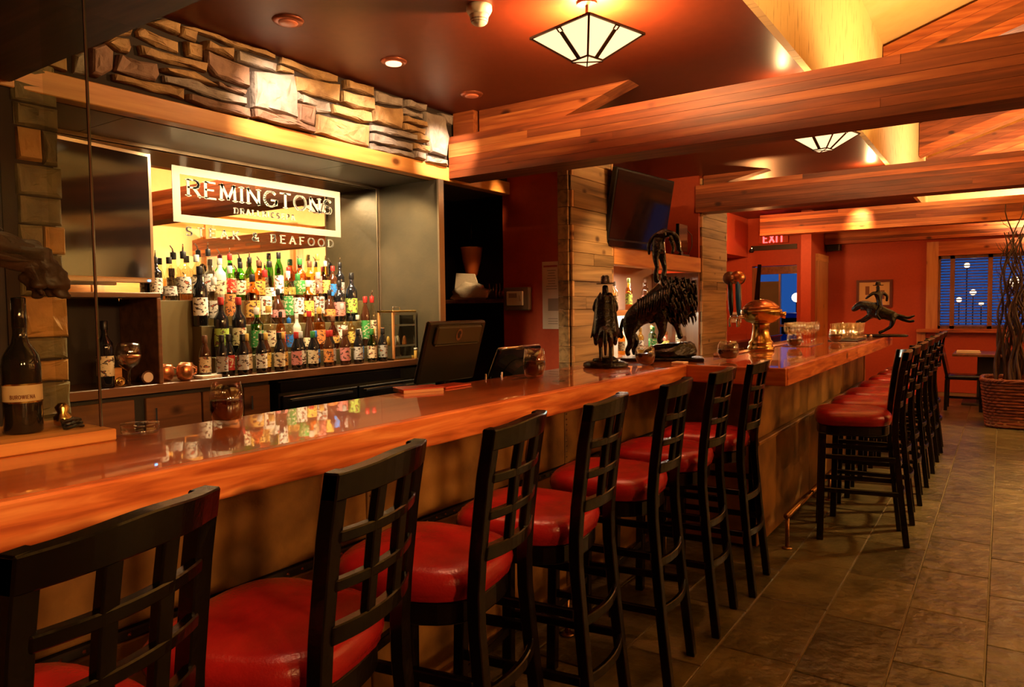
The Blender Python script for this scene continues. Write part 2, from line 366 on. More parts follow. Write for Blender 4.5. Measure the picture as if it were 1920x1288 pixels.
def struct(o, label=None):
    o['kind'] = 'structure'
    if label: o['label'] = label
    return o
def structE(name, label=None, loc=(0, 0, 0)):
    o = bpy.data.objects.new(name, None); COL.objects.link(o); o.location = loc
    return struct(o, label)
def stuff(o): o['kind'] = 'stuff'; return o
def dup(root, loc, rz=None, label=None, group=None, scale=None):
    r = root.copy(); COL.objects.link(r); r.location = loc
    if rz is not None: r.rotation_euler = (0, 0, rz)
    if scale: r.scale = (scale,)*3
    if label: r['label'] = label
    if group: r['group'] = group
    for ch in list(root.children):
        c = ch.copy(); COL.objects.link(c); c.parent = r
        for g in ch.children:
            d = g.copy(); COL.objects.link(d); d.parent = c
    return r
ORD = ['first', 'second', 'third', 'fourth', 'fifth', 'sixth', 'seventh', 'eighth', 'ninth', 'tenth', 'eleventh', 'twelfth', 'thirteenth', 'fourteenth',
       'fifteenth', 'sixteenth', 'seventeenth', 'eighteenth', 'nineteenth', 'twentieth', 'twenty-first', 'twenty-second', 'twenty-third', 'twenty-fourth']

# lettering from strokes (capital letters with small serifs)
def arc(cx_, cy_, rx, ry, a, b, n=10):
    return [(cx_+rx*math.cos(R(a+(b-a)*i/n)), cy_+ry*math.sin(R(a+(b-a)*i/n))) for i in range(n+1)]
GLY = {
 'R': (.72, [[(.1, 0), (.1, 1)], [(.1, 1), (.4, 1)]+arc(.4, .76, .24, .24, 90, -90)+[(.1, .52)], [(.38, .52), (.7, 0)]]),
 'E': (.66, [[(.1, 0), (.1, 1)], [(.1, 1), (.6, 1)], [(.1, .52), (.5, .52)], [(.1, 0), (.62, 0)]]),
 'M': (.95, [[(.1, 0), (.14, 1)], [(.14, 1), (.48, .1)], [(.48, .1), (.82, 1)], [(.82, 1), (.86, 0)]]),
 'I': (.24, [[(.12, 0), (.12, 1)]]),
 'N': (.82, [[(.1, 0), (.1, 1)], [(.1, 1), (.72, 0)], [(.72, 0), (.72, 1)]]),
 'G': (.86, [arc(.46, .5, .38, .5, 45, 360, 18)[:-1]+[(.82, .42), (.5, .42)], [(.80, .42), (.80, .12)]]),
 'T': (.72, [[(.36, 0), (.36, 1)], [(.04, 1), (.68, 1)]]),
 'O': (.88, [arc(.44, .5, .38, .5, 0, 360, 22)]),
 'S': (.64, [arc(.32, .74, .23, .26, 25, 270, 10)+arc(.32, .25, .25, .25, 90, -155, 10)]),
 'D': (.80, [[(.1, 0), (.1, 1)], [(.1, 1), (.34, 1)]+arc(.34, .5, .38, .5, 90, -90, 12)+[(.1, 0)]]),
 'A': (.80, [[(.06, 0), (.4, 1)], [(.4, 1), (.74, 0)], [(.18, .34), (.62, .34)]]),
 'L': (.62, [[(.1, 0), (.1, 1)], [(.1, 0), (.58, 0)]]),
 'P': (.66, [[(.1, 0), (.1, 1)], [(.1, 1), (.36, 1)]+arc(.36, .74, .24, .26, 90, -90)+[(.1, .48)]]),
 'B': (.68, [[(.1, 0), (.1, 1)], [(.1, 1), (.34, 1)]+arc(.34, .77, .2, .23, 90, -90)+[(.1, .54)], [(.34, .54)]+arc(.36, .27, .24, .27, 90, -90)+[(.1, 0)]]),
 'F': (.62, [[(.1, 0), (.1, 1)], [(.1, 1), (.6, 1)], [(.1, .52), (.48, .52)]]),
 'K': (.76, [[(.1, 0), (.1, 1)], [(.1, .4), (.64, 1)], [(.3, .6), (.7, 0)]]),
 'C': (.80, [arc(.46, .5, .38, .5, 45, 315, 16)]),
 'W': (1.05, [[(.05, 1), (.3, 0)], [(.3, 0), (.52, 1)], [(.52, 1), (.75, 0)], [(.75, 0), (1.0, 1)]]),
 'U': (.78, [[(.1, 1), (.1, .3)]+arc(.39, .3, .29, .3, 180, 360)+[(.68, 1)]]),
 'X': (.76, [[(.06, 0), (.7, 1)], [(.06, 1), (.7, 0)]]),
 '&': (.80, [[(.74, 0), (.22, .68)]+arc(.36, .80, .17, .2, 200, 0, 8)+[(.2, .42)]+arc(.34, .24, .25, .24, 140, 330, 10)+[(.72, .42)]]),
 ' ': (.42, []),
}
def word(bm, text, h, t, place, spacing=.16, serif=True, depth=.0015, width=None):
    """place(u, v, w) maps letter plane coordinates (metres) to 3-D"""
    tot = sum(GLY[c][0]+spacing for c in text)-spacing
    k = h if width is None else width/tot
    x = 0
    def quad(a, b, c, d):
        lo = [bm.verts.new(place(p[0], p[1], 0)) for p in (a, b, c, d)]
        hi = [bm.verts.new(place(p[0], p[1], depth)) for p in (a, b, c, d)]
        bm.faces.new(hi); bm.faces.new(lo[::-1])
        for i in range(4): bm.faces.new((lo[i], lo[(i+1) % 4], hi[(i+1) % 4], hi[i]))
    for ch in text:
        wd_, strokes = GLY[ch]
        for s in strokes:
            pts = [((x+p[0])*k, p[1]*h) for p in s]
            for i in range(len(pts)-1):
                a, b = Vector(pts[i]), Vector(pts[i+1])
                d = b-a
                if d.length < 1e-6: continue
                d.normalize(); n = Vector((-d.y, d.x))
                tt = t*(1.0 if abs(d.y) > .5 else .62)/2
                a2 = a-d*t*.22; b2 = b+d*t*.22
                quad(a2-n*tt, b2-n*tt, b2+n*tt, a2+n*tt)
            if serif and len(pts) == 2:
                for e, f in ((pts[0], pts[1]), (pts[1], pts[0])):
                    ey = e[1]/h
                    if (ey < .01 or ey > .99) and abs(e[1]-f[1]) > .4*h:
                        s2 = t*1.05; q = t*.3
                        yy = e[1]-(0 if ey < .5 else q)
                        quad((e[0]-s2, yy), (e[0]+s2, yy), (e[0]+s2, yy+q), (e[0]-s2, yy+q))
        x += wd_+spacing
    return tot*k

# ------------------------------------------------------------------ the room shell
XL, XR, YB, YF = -4.9, 4.6, -3.2, 13.0
# floor: sand-coloured screed showing as grout, slate tiles on top
fl = struct(B('floor', M['grout'], XL-.2, XR+.2, YB-.2, YF+.2, -.12, -.006), 'slate tiled floor with sand coloured joints')
bm = bmesh.new(); box(bm, -.1490, .1490, -.2965, .2965, -.012, 0.0, .003)
tile_me = tomesh(bm, 'tile'); tile_me.materials.append(M['slate'])
joint0 = {-1: 3.46, 0: 3.708, 1: 3.42, 2: 3.467, 3: 3.26, 4: 3.60, 5: 3.5}
ntile = 0
for c in range(-6, 5):
    xc = -.186-.3035*(-c)
    key = -c
    y0 = joint0.get(key, 3.3+.17*(key % 3))
    # column 0 lies between x=-.335 and x=-.036
    j = -5
    while True:
        yc = y0+.6*j+.3; j += 1
        if yc < 1.15: continue
        if yc > 12.7 or (c > 1 and yc > 11) or (c < -3 and yc > 9.0): break
        if ntile >= 215: break
        o = link('tile', tile_me, None, fl); o.location = (xc+.0005, yc, random.uniform(-.0008, .0008)); ntile += 1
# rest of the slate beyond the separately laid tiles
bm = bmesh.new()
for c in list(range(-12, 16)):
    xc = -.186+.3035*c
    y0 = 3.3+.17*(c % 3); j = -11
    while True:
        yc = y0+.6*j+.3; j += 1
        if yc > 12.8: break
        if -6 <= c <= 4 and 1.15 <= yc: 
            continue
        box(bm, xc-.149, xc+.149, yc-.2965, yc+.2965, -.012, -.0005)
stuff(obj('far_tiles', bm, M['slate'], fl))

# outer walls
struct(B('wall_back', M['red_wall'], XL-.2, XR+.2, YB-.2, YB, 0, 5.4))
wr = struct(B('wall_right', M['cream'], XR, XR+.2, YB, YF+.2, 0, 5.4), 'cream plaster wall of the dining room')
B('timber_band', M['fir_y'], XR-.06, XR, YB, YF, 1.55, 2.0, wr)
B('timber_band', M['fir_y'], XR-.06, XR, YB, YF, 2.95, 3.2, wr)
for k in range(8):
    B('timber_post', M['fir_z'], XR-.09, XR, -2.4+2.1*k, -2.2+2.1*k, 0, 3.2, wr)
struct(B('wall_left', M['void'], XL-.2, XL, YB, YF+.2, 0, 2.9))
# far wall with the window opening
wf = structE('wall_far', 'brick red far wall around the blue window')
WX0, WX1, WZ0, WZ1 = -.84, 2.4, .98, 2.10
B('wall_panel', M['red_wall'], -2.60, WX0, YF, YF+.2, 0, 2.9, wf)
B('wall_panel', M['red_wall'], WX0, WX1, YF, YF+.2, 0, WZ0, wf)
B('wall_panel', M['red_wall'], WX1, XR, YF, YF+.2, 0, 2.9, wf)
B('wall_panel', M['red_wall'], WX0, WX1, YF, YF+.2, WZ1, 2.62, wf)
B('gable_panel', M['cream'], -1.2, XR, YF, YF+.2, 2.62, 5.4, wf)
B('wall_panel', M['red_wall'], -2.60, -1.2, YF, YF+.2, 2.62, 2.9, wf) if False else None
# bar ceiling (flat, red) and the vaulted roof of the dining side
struct(B('ceiling', M['ceil'], XL, -1.0505, YB, YF, 2.844, 2.95), 'dark red flat ceiling over the bar')
fa = structE('trim_1', 'streaked cream fascia at the edge of the red ceiling')
B('fascia_panel', M['fascia'], -1.05, -1.008, YB, YF, 2.844, 3.90, fa)
bm = bmesh.new()
prism(bm, [(-1.06, 3.874), (1.9, 4.851), (1.9, 4.97), (-1.06, 3.99)], 'Y', YB, YF)
prism(bm, [(1.9, 4.851), (XR+.2, 3.96), (XR+.2, 4.08), (1.9, 4.97)], 'Y', YB, YF)
struct(obj('ceiling_vault', bm, M['cream']), 'sloped cream ceiling of the dining vault')

# ------------------------------------------------------------------ trusses: glulam beams and rafters
def glulam(name, x0, x1, y0, y1, z0, z1, n, m, label):
    r = structE(name, label, (0, 0, 0))
    h = (z1-z0)/n
    cuts = []
    for i in range(n):
        a = x0
        segs = [x0]+sorted(random.uniform(x0+.5, x1-.5) for _ in range(2))+[x1]
        for s0, s1 in zip(segs, segs[1:]):
            if s1-s0 < .05: continue
            d = random.uniform(0, .004)
            bm = bmesh.new(); box(bm, s0, s1-.0006, y0-d, y1+d, z0+i*h, z0+(i+1)*h-.0016)
            mm = m if m is M['dark_beam'] else M[random.choice(('fir_x', 'fir_xd', 'fir_xd', 'fir_xl'))]
            obj('lamination', bm, mm, r)
    return r
glulam('ceiling_beam', -3.412, 4.6, 4.204, 4.45, 2.358, 2.663, 6, M['fir_x'], 'nearest lit timber beam crossing the bar from the stone header')
glulam('ceiling_beam', -2.86, 4.6, 7.87, 8.11, 2.43, 2.73, 6, M['fir_x'], 'second timber beam crossing the room in front of the wall screen')
glulam('ceiling_beam', -3.15, 4.6, 11.50, 11.74, 2.465, 2.778, 6, M['fir_x'], 'third timber beam, in front of the exit sign')
glulam('ceiling_beam', -2.46, 4.6, 12.82, 13.0, 2.37, 2.565, 4, M['fir_x'], 'farthest timber beam, lying over the window')
glulam('ceiling_beam', -3.41, 4.6, 0.95, 1.345, 2.36, 2.70, 4, M['dark_beam'], 'near dark beam crossing the top left corner')
# rafters above beams 2 and 3 (sloping up to the right)
def rafter(y0, y1, zl, depth, n, label, x0=-1.0, x1=4.5):
    r = structE('rafter', label)
    h = depth/n
    for i in range(n):
        z = zl+i*h; sl = .33
        xm = 1.9
        bm = bmesh.new(); d = random.uniform(0, .006)
        prism(bm, [(x0, z), (xm, z+sl*(xm-x0)), (xm, z+sl*(xm-x0)+h-.002), (x0, z+h-.002)], 'Y', y0-d, y1)
        obj('lamination', bm, M[random.choice(('fir_x', 'fir_xd'))], r)
rafter(7.87, 8.11, 3.46, .40, 4, 'sloping rafter of the second roof truss')
rafter(11.50, 11.74, 3.42, .44, 4, 'sloping rafter of the third roof truss')
rafter(12.60, 12.80, 3.14, .42, 4, 'lower sloping timber against the bright gable')
# stubs hanging from the ceiling behind the beams, with slant-cut ends
def stub(y0, y1, xl, xt, zt, xb, zb, label):
    r = structE('beam_stub', label)
    n = 3
    for i in range(n):
        a, b = i/n, (i+1)/n
        za, zb_ = zb+(zt-zb)*a, zb+(zt-zb)*b-.001
        xa, xb_ = xb+(xt-xb)*a, xb+(xt-xb)*b
        bm = bmesh.new(); prism(bm, [(xl, za), (xa, za), (xb_, zb_), (xl, zb_)], 'Y', y0, y1); obj('lamination', bm, M['fir_x'], r)
stub(4.30, 4.45, -3.20, -2.0, 2.844, -2.56, 2.664, 'slant-cut timber stub between ceiling and nearest lit beam')
struct(B('trim_2', M['fir_x'], -3.412, -3.225, 4.26, 4.47, 2.664, 2.844), 'short timber block on the beam beside the stone')
stub(7.95, 8.11, -2.8, -2.10, 2.844, -2.62, 2.732, 'slant-cut timber stub above the second beam')

# ------------------------------------------------------------------ stone header over the back bar
hd = structE('wall_header', 'ledge stone header above the back bar')
B('backing', M['mortar'], -3.60, -3.44, .6, 4.26, 2.43, 2.844, hd)
B('backing', M['mortar'], -3.60, -3.44, 4.26, 5.0, 2.43, 2.844, hd)
STONES = [
 [(1.119,2.2),(1.156,2.226),(1.158,2.146),(1.117,2.142)],[(1.162,2.23),(1.205,2.255),(1.233,2.238),(1.23,2.177),(1.189,2.145),(1.161,2.147)],
 [(1.238,2.287),(1.286,2.295),(1.298,2.269),(1.288,2.247),(1.258,2.245),(1.212,2.26)],[(1.252,2.237),(1.389,2.242),(1.395,2.207),(1.38,2.179),(1.24,2.18)],
 [(1.233,2.17),(1.485,2.178),(1.483,2.143),(1.371,2.144),(1.235,2.15)],[(1.356,2.368),(1.409,2.399),(1.471,2.397),(1.469,2.362),(1.454,2.359)],
 [(1.474,2.391),(1.542,2.395),(1.533,2.354),(1.473,2.36)],[(1.317,2.33),(1.331,2.346),(1.468,2.335),(1.469,2.299),(1.391,2.299),(1.32,2.314)],
 [(1.487,2.347),(1.556,2.353),(1.554,2.296),(1.493,2.297)],[(1.322,2.286),(1.434,2.288),(1.577,2.289),(1.572,2.259),(1.432,2.253),(1.328,2.255)],
 [(1.396,2.23),(1.521,2.249),(1.615,2.22),(1.52,2.218),(1.402,2.219)],[(1.402,2.208),(1.52,2.225),(1.627,2.208),(1.741,2.205),(1.741,2.183),(1.63,2.172),(1.489,2.186),(1.405,2.186)],
 [(1.563,2.338),(1.754,2.324),(1.752,2.249),(1.6,2.255),(1.566,2.289)],[(1.488,2.165),(1.63,2.169),(1.744,2.165),(1.748,2.135),(1.612,2.125),(1.487,2.144)],
 [(1.459,2.39),(1.558,2.405),(1.876,2.405),(1.876,2.387),(1.687,2.38),(1.542,2.391)],[(1.557,2.367),(1.678,2.37),(1.677,2.333),(1.556,2.339)],
 [(1.683,2.368),(1.875,2.368),(1.869,2.335),(1.686,2.332)],[(1.759,2.314),(1.952,2.349),(1.967,2.209),(1.966,2.172),(1.758,2.179)],
 [(1.599,2.237),(1.742,2.235),(1.733,2.218),(1.615,2.223)],[(1.749,2.169),(1.897,2.178),(2.053,2.153),(2.052,2.133),(1.857,2.131),(1.752,2.14)],
 [(1.895,2.405),(2.197,2.403),(2.196,2.377),(2.065,2.361),(1.894,2.381)],[(1.885,2.37),(1.962,2.367),(1.962,2.353),(1.884,2.347)],
 [(1.962,2.347),(2.202,2.37),(2.199,2.293),(2.105,2.292),(1.965,2.288)],[(1.97,2.289),(2.0,2.28),(1.999,2.248),(1.968,2.249)],
 [(2.005,2.286),(2.149,2.281),(2.158,2.241),(2.076,2.224),(2.061,2.245),(2.004,2.253)],[(1.978,2.243),(2.066,2.247),(2.058,2.163),(1.971,2.169)],
 [(2.071,2.219),(2.376,2.23),(2.373,2.135),(2.281,2.124),(2.068,2.14)],[(2.148,2.277),(2.39,2.291),(2.389,2.246),(2.333,2.234),(2.158,2.241)],
 [(2.226,2.397),(2.4,2.405),(2.399,2.364),(2.23,2.36)],[(2.207,2.346),(2.399,2.355),(2.397,2.301),(2.286,2.286),(2.205,2.298)],
 [(2.406,2.393),(2.598,2.401),(2.597,2.363),(2.411,2.345)],[(2.404,2.33),(2.59,2.352),(2.587,2.253),(2.402,2.257)],
 [(2.612,2.399),(2.757,2.403),(2.756,2.373),(2.611,2.366)],[(2.59,2.357),(2.74,2.356),(2.74,2.331),(2.589,2.328)],
 [(2.596,2.32),(2.762,2.321),(2.761,2.296),(2.595,2.292)],[(2.602,2.289),(2.761,2.286),(2.76,2.262),(2.608,2.257)],
 [(2.376,2.234),(2.539,2.248),(2.737,2.248),(2.729,2.222),(2.538,2.215),(2.382,2.209)],[(2.381,2.199),(2.663,2.196),(2.662,2.162),(2.38,2.163)],
 [(2.38,2.154),(2.662,2.157),(2.734,2.135),(2.675,2.13),(2.385,2.128)],[(2.656,2.204),(2.781,2.207),(2.78,2.177),(2.662,2.176)],
 [(2.669,2.168),(2.742,2.166),(2.741,2.126),(2.661,2.133)],[(2.748,2.377),(2.911,2.381),(2.94,2.275),(2.921,2.18),(2.796,2.179),(2.767,2.244),(2.754,2.319)],
 [(2.871,2.393),(2.976,2.4),(2.967,2.347),(2.926,2.349)],[(2.75,2.157),(2.921,2.16),(2.92,2.129),(2.748,2.113)],[(2.679,2.256),(2.76,2.252),(2.767,2.224),(2.685,2.219)],
 # hidden courses behind the near dark beam
 [(.70,2.40),(1.10,2.40),(1.10,2.30),(.70,2.31)],[(.72,2.29),(1.12,2.28),(1.10,2.21),(.72,2.21)],[(.72,2.20),(1.10,2.20),(1.10,2.14),(.72,2.14)],[(1.12,2.40),(1.34,2.40),(1.30,2.31),(1.13,2.26)]]
SCOL = 'gptptttttttgppttggpptttggpttttgtggttgggtggggtttt'+'tttt'
def stone(poly, x, depth, m, parent):
    """irregular split-face stone: outline, chamfered rim and a broken front"""
    bm = bmesh.new(); n = len(poly)
    cy_ = sum(p[0] for p in poly)/n; cz_ = sum(p[1] for p in poly)/n
    pts = []
    for i in range(n):
        a, b = poly[i], poly[(i+1) % n]
        L_ = math.hypot(a[0]-b[0], a[1]-b[1]); k = max(1, int(L_/.07))
        for j in range(k):
            t = j/k; q = 0 if j == 0 else .006
            pts.append((a[0]+(b[0]-a[0])*t+random.uniform(-q, q), a[1]+(b[1]-a[1])*t+random.uniform(-q, q)))
    n = len(pts)
    def ring(xx, k, dk, jit):
        out = []
        for p in pts:
            dy, dz = p[0]-cy_, p[1]-cz_
            L_ = math.hypot(dy, dz) or 1
            f = max(.2, (L_-dk)/L_)*k
            out.append(bm.verts.new((xx+random.uniform(-jit, jit), cy_+dy*f, cz_+dz*f)))
        return out
    sd = Vector((random.uniform(0, 50), random.uniform(0, 50), random.uniform(0, 50)))
    def rough(v, amp):
        p = Vector((0, v.co.y, v.co.z))
        q = noise.noise(p*11+sd)*.6+noise.noise(p*27+sd)*.4
        q = q+.5*abs(noise.noise(p*16-sd))
        v.co.x += q*amp
    rs = [ring(x, 1, 0, 0), ring(x+depth*.55, 1, .001, .003), ring(x+depth*.86, 1, .006, .004), ring(x+depth, 1, .015, .004)]
    for kk in (.78, .52, .26): rs.append(ring(x+depth, kk, .012, .002))
    for r_ in rs[3:]:
        for v in r_: rough(v, .022)
    c = bm.verts.new((x+depth, cy_, cz_)); rough(c, .022)
    for a, b in zip(rs, rs[1:]):
        for i in range(n): bm.faces.new((a[i], a[(i+1) % n], b[(i+1) % n], b[i]))
    for i in range(n): bm.faces.new((rs[-1][i], rs[-1][(i+1) % n], c))
    r0 = rs[0]
    bm.faces.new(r0[::-1])
    return obj('stone', bm, m, parent)
for i, p in enumerate(STONES):
    q = [(a*1.43, min(2.836, 1.4+(b-1.4)*1.43)) for a, b in p]
    cy_ = sum(a for a, b in q)/len(q); cz_ = sum(b for a, b in q)/len(q)
    q = [(cy_+(a-cy_)*.985, max(2.442, min(2.838, cz_+(b-cz_)*1.0))) for a, b in q]
    stone(q, -3.45, random.uniform(.035, .075), STONE[SCOL[i % len(SCOL)]], hd)
struct(B('trim_3', M['fir_y'], -3.50, -3.412, .60, 5.0, 2.338, 2.44, None, .004), 'long fir board under the stone header')
# soffit of the niche
so = structE('ceiling_soffit', 'dark soffit over the back bar niche')
for a, b in ((.6, 1.86), (1.864, 3.30), (3.304, 4.99)):
    B('soffit_panel', M['soffit'], -4.02, -3.50, a, b, 2.335, 2.40, so)
B('bead', M['trim_steel'], -3.99, -3.975, .6, 4.06, 2.318, 2.335, so)

# stone pillar on the left
pl = structE('wall_pillar', 'ledger stone pillar behind the glass case')
B('core', M['mortar'], -3.585, -3.43, 1.30, 1.50, .0, 2.44, pl)
PS = [('o', 1.350, 1.520, 2.38, 2.56), ('o', 1.345, 1.523, 2.29, 2.375), ('o', 1.352, 1.527, 2.19, 2.285), ('y', 1.358, 1.455, 2.045, 2.185), ('o', 1.459, 1.516, 2.035, 2.185),
      ('o', 1.350, 1.528, 1.90, 2.03), ('o', 1.355, 1.522, 1.78, 1.897), ('y', 1.448, 1.532, 1.655, 1.776), ('o', 1.352, 1.445, 1.655, 1.776), ('o', 1.352, 1.520, 1.575, 1.652),
      ('o', 1.350, 1.505, 1.475, 1.572), ('y', 1.352, 1.529, 1.295, 1.472), ('o', 1.354, 1.524, 1.20, 1.292), ('y', 1.354, 1.526, 1.10, 1.197), ('o', 1.352, 1.527, .95, 1.097),
      ('o', 1.352, 1.527, .70, .947), ('o', 1.352, 1.527, .35, .697), ('o', 1.352, 1.527, .0, .347)]
for c, a, b, z0, z1 in PS:
    stone([(a, z0+.001), (b, z0+.001), (b, z1), (a, z1)], -3.44, random.uniform(.022, .034), PILL[c], pl)
struct(B('wall_near', M['void'], -3.584, -3.44, -.6, 1.30, 0, 2.36), 'dark wall left of the stone pillar')

# ------------------------------------------------------------------ back bar niche: mirror, side wall, tiers, counter
mr_ = structE('wall_mirror', 'wall mirror behind the bottles, etched with white lettering')
B('mirror_glass', M['mirror'], -4.02, -4.004, .7, 4.06, 1.0, 2.335, mr_)
bm = bmesh.new()
def etch_place(u, v, w, y0=0, z0=0, sl=0): return (-4.0035+w, y0+u, z0+v+sl*u)
for (a, b, c, d) in ((2.385, 3.67, 2.205, 2.252), (2.385, 3.67, 1.925, 1.970), (2.385, 2.434, 1.970, 2.205), (3.622, 3.67, 1.970, 2.205)):
    box(bm, -4.0035, -4.002, a, b, c, d)
obj('etched_border', bm, M['etch'], mr_)
bm = bmesh.new(); word(bm, 'REMINGTONS', .096, .019, lambda u, v, w: etch_place(u, v, w, 2.472, 2.085), .16, width=1.12); obj('etched_lettering', bm, M['etch'], mr_)
bm = bmesh.new(); word(bm, 'DRALLRICSEPA', .034, .0085, lambda u, v, w: etch_place(u, v, w, 2.79, 2.012), .34, width=.47); obj('etched_lettering', bm, M['etch'], mr_)
bm = bmesh.new(); word(bm, 'STEAK & BEAFOOD', .050, .0105, lambda u, v, w: etch_place(u, v, w, 2.46, 1.850), .46, width=1.14); obj('etched_lettering', bm, M['etch'], mr_)
struct(B('wall_mirror_backing', M['void'], -4.2, -4.022, .7, 4.2, 0, 2.40))
sw = structE('wall_side', 'dark patinated panel wall at the right of the bottles')
B('panel', M['steel_panel'], -4.004, -3.412, 4.064, 4.11, .0, 2.335, sw)
B('corner_bead', M['trim_steel'], -4.0, -3.992, 4.05, 4.064, 1.03, 2.33, sw)
B('end_trim', M['trim_steel'], -3.412, -3.396, 4.058, 4.116, .0, 2.335, sw)
# back counter and cabinets below
bc = thing('back_counter', 'long brown back counter carrying the bottles', 'counter', (-3.8, 2.6, 0))
B('worktop', M['brown_wood'], -.20, .196, -1.9, 1.46, .990, 1.028, bc, .004)
B('edge_strip', M['brown_wood'], .198, .212, -1.9, 1.46, .985, 1.026, bc)
cb = thing('back_bar_cabinet', 'brown wooden cabinet under the back counter, left of the cooler', 'cabinet', (-3.8, 1.9, 0))
B('carcass', M['dark'], -.18, .13, -.35, .86, 0, .984, cb)
for i, (a, b) in enumerate(((-.34, .03), (.09, .40), (.41, .66), (.67, .85))):
    d = B('door', M['brown_wood'], .131, .152, a, b, .10, .955, cb, .003)
    B('handle', M['chrome'], .153, .166, a+.04, a+.05, .82, .90, d)
ck = thing('bottle_cooler', 'long black under-counter cooler below the beer bottles', 'cooler', (-3.62, 3.45, 0))
B('body', M['black'], -.30, 0, -.66, .60, .0, .97, ck, .004)
B('top_rail', M['black_gloss'], 0.0, .02, -.66, .60, .90, .965, ck)
for k in range(2):
    d = B('door', M['black_gloss'], .001, .03, -.65+.625*k, -.04+.625*k, .08, .88, ck, .004)
    B('handle', M['chrome'], .031, .048, -.60+.625*k, -.10+.625*k, .845, .857, d)
# tiers for bottles
tr = thing('bottle_tiers', 'stepped olive shelf stand holding the bottles in four rows', 'shelf', (-3.8, 3.0, 1.0285))
B('step', M['olive'], -.0145, .075, -.56, .79, 0, .105, tr, .002)
B('step', M['olive'], -.105, -.0155, -.58, .79, 0, .285, tr, .002)
B('step', M['olive'], -.198, -.106, -.93, .79, 0, .435, tr, .002)

# ------------------------------------------------------------------ bottles
PROF = {
 'beer': [(.028, 0), (.031, .004), (.031, .125), (.028, .145), (.016, .175), (.0125, .20), (.0125, .222)],
 'wine': [(.034, 0), (.037, .005), (.037, .19), (.034, .21), (.018, .235), (.014, .25), (.014, .305)],
 'spirit': [(.036, 0), (.039, .005), (.039, .165), (.036, .185), (.019, .205), (.0145, .222), (.0145, .272)],
 'tall': [(.033, 0), (.035, .005), (.035, .185), (.031, .205), (.016, .232), (.013, .25), (.013, .30)],
 'square': [(.034, 0), (.036, .004), (.036, .17), (.033, .185), (.017, .20), (.014, .21), (.014, .262)],
 'fat': [(.040, 0), (.047, .008), (.049, .06), (.046, .11), (.034, .15), (.018, .175), (.014, .19), (.014, .24)],
 'cone': [(.044, 0), (.046, .006), (.042, .07), (.032, .14), (.022, .19), (.016, .215), (.015, .265)],
 'slim': [(.026, 0), (.028, .004), (.029, .20), (.024, .235), (.013, .265), (.012, .315)],
}
LABZ = {'beer': (.03, .115), 'wine': (.055, .15), 'spirit': (.04, .135), 'tall': (.055, .16), 'square': (.04, .14), 'fat': (.045, .10), 'cone': (.03, .09), 'slim': (.05, .17)}
WORDS = {'beer': 'beer bottle', 'wine': 'wine bottle', 'spirit': 'round bottle', 'tall': 'tall bottle', 'square': 'square bottle', 'fat': 'squat bottle', 'cone': 'conical bottle', 'slim': 'slim bottle'}
_bm = {}
def bottle_parts(style):
    if style in _bm: return _bm[style]
    sq = .8 if style == 'square' else 0
    bm = bmesh.new(); lathe(bm, PROF[style], 14, sq=sq*.25); body = tomesh(bm, 'bottle_'+style, True)
    z0, z1 = LABZ[style]
    rr = max(r for r, z in PROF[style])+.0009
    def rad(z):
        pr = PROF[style]
        for (ra, za), (rb, zb) in zip(pr, pr[1:]):
            if za <= z <= zb and zb > za: return ra+(rb-ra)*(z-za)/(zb-za)
        return rr
    bm = bmesh.new(); zs = [z0+(z1-z0)*i/4 for i in range(5)]
    lathe(bm, [(rad(z)+.001, z) for z in zs], 9, a0=R(-105), a1=R(105), sq=sq*.25); lab = tomesh(bm, 'label_'+style, True)
    rt, zt = PROF[style][-1]
    bm = bmesh.new(); lathe(bm, [(rt+.002, zt-.032), (rt+.0025, zt-.030), (rt+.0025, zt+.008), (rt+.001, zt+.010)], 10); cap = tomesh(bm, 'cap_'+style, True)
    for me in (body, lab, cap): me.materials.append(M['black'])
    _bm[style] = (body, lab, cap)
    return _bm[style]
def setm(o, m): o.material_slots[0].link = 'OBJECT'; o.material_slots[0].material = m
def bottle(style, glass, lab, cap, loc, label, group, scale=1.0, name=None, rz=0, pour=False):
    b, l, c = bottle_parts(style)
    nm = name or {'beer': 'beer_bottle', 'wine': 'wine_bottle'}.get(style, 'liquor_bottle')
    o = link(nm, b, None); setm(o, GL[glass]); o.location = loc; o.scale = (scale,)*3; o.rotation_euler = (0, 0, rz)
    tag(o, label, 'bottle', group)
    if lab:
        k = link('label', l, None, o); setm(k, LAB[lab])
    k = link('cap', c, None, o); setm(k, CAP[cap])
    if pour:
        zt = PROF[style][-1][1]
        bm = bmesh.new(); tube(bm, [(0, 0, zt+.008), (.004, 0, zt+.03), (.018, 0, zt+.05)], [.006, .004, .003], 6); obj('pourer', bm, M['chrome'], o, True)
    return o
ROW0 = [(1.648,'brown','cream','brown'),(1.699,'black','grey','black'),(1.754,'black','red','black'),(1.793,'black','silver','black'),(1.836,'brown','cream','gold'),(1.882,'black','white','black'),
 (1.929,'brown','yellow','gold'),(1.972,'black','cream','black'),(2.017,'brown','gold','gold'),(2.062,'black','pink','red'),(2.114,'black','white','silver'),(2.153,'black','cream','green'),
 (2.195,'black','blue','blue'),(2.242,'brown','orange','red'),(2.289,'black','grey','red'),(2.341,'brown','pink','brown'),(2.381,'brown','cream','brown'),(2.426,'black','silver','black'),
 (2.467,'black','blue','white'),(2.517,'green','cream','green'),(2.56,'brown','brown','gold'),(2.592,'black','grey','black'),(2.626,'black','orange','orange')]
RB = {k: max(r for r, z in v)*(1.16 if k == 'square' else 1) for k, v in PROF.items()}
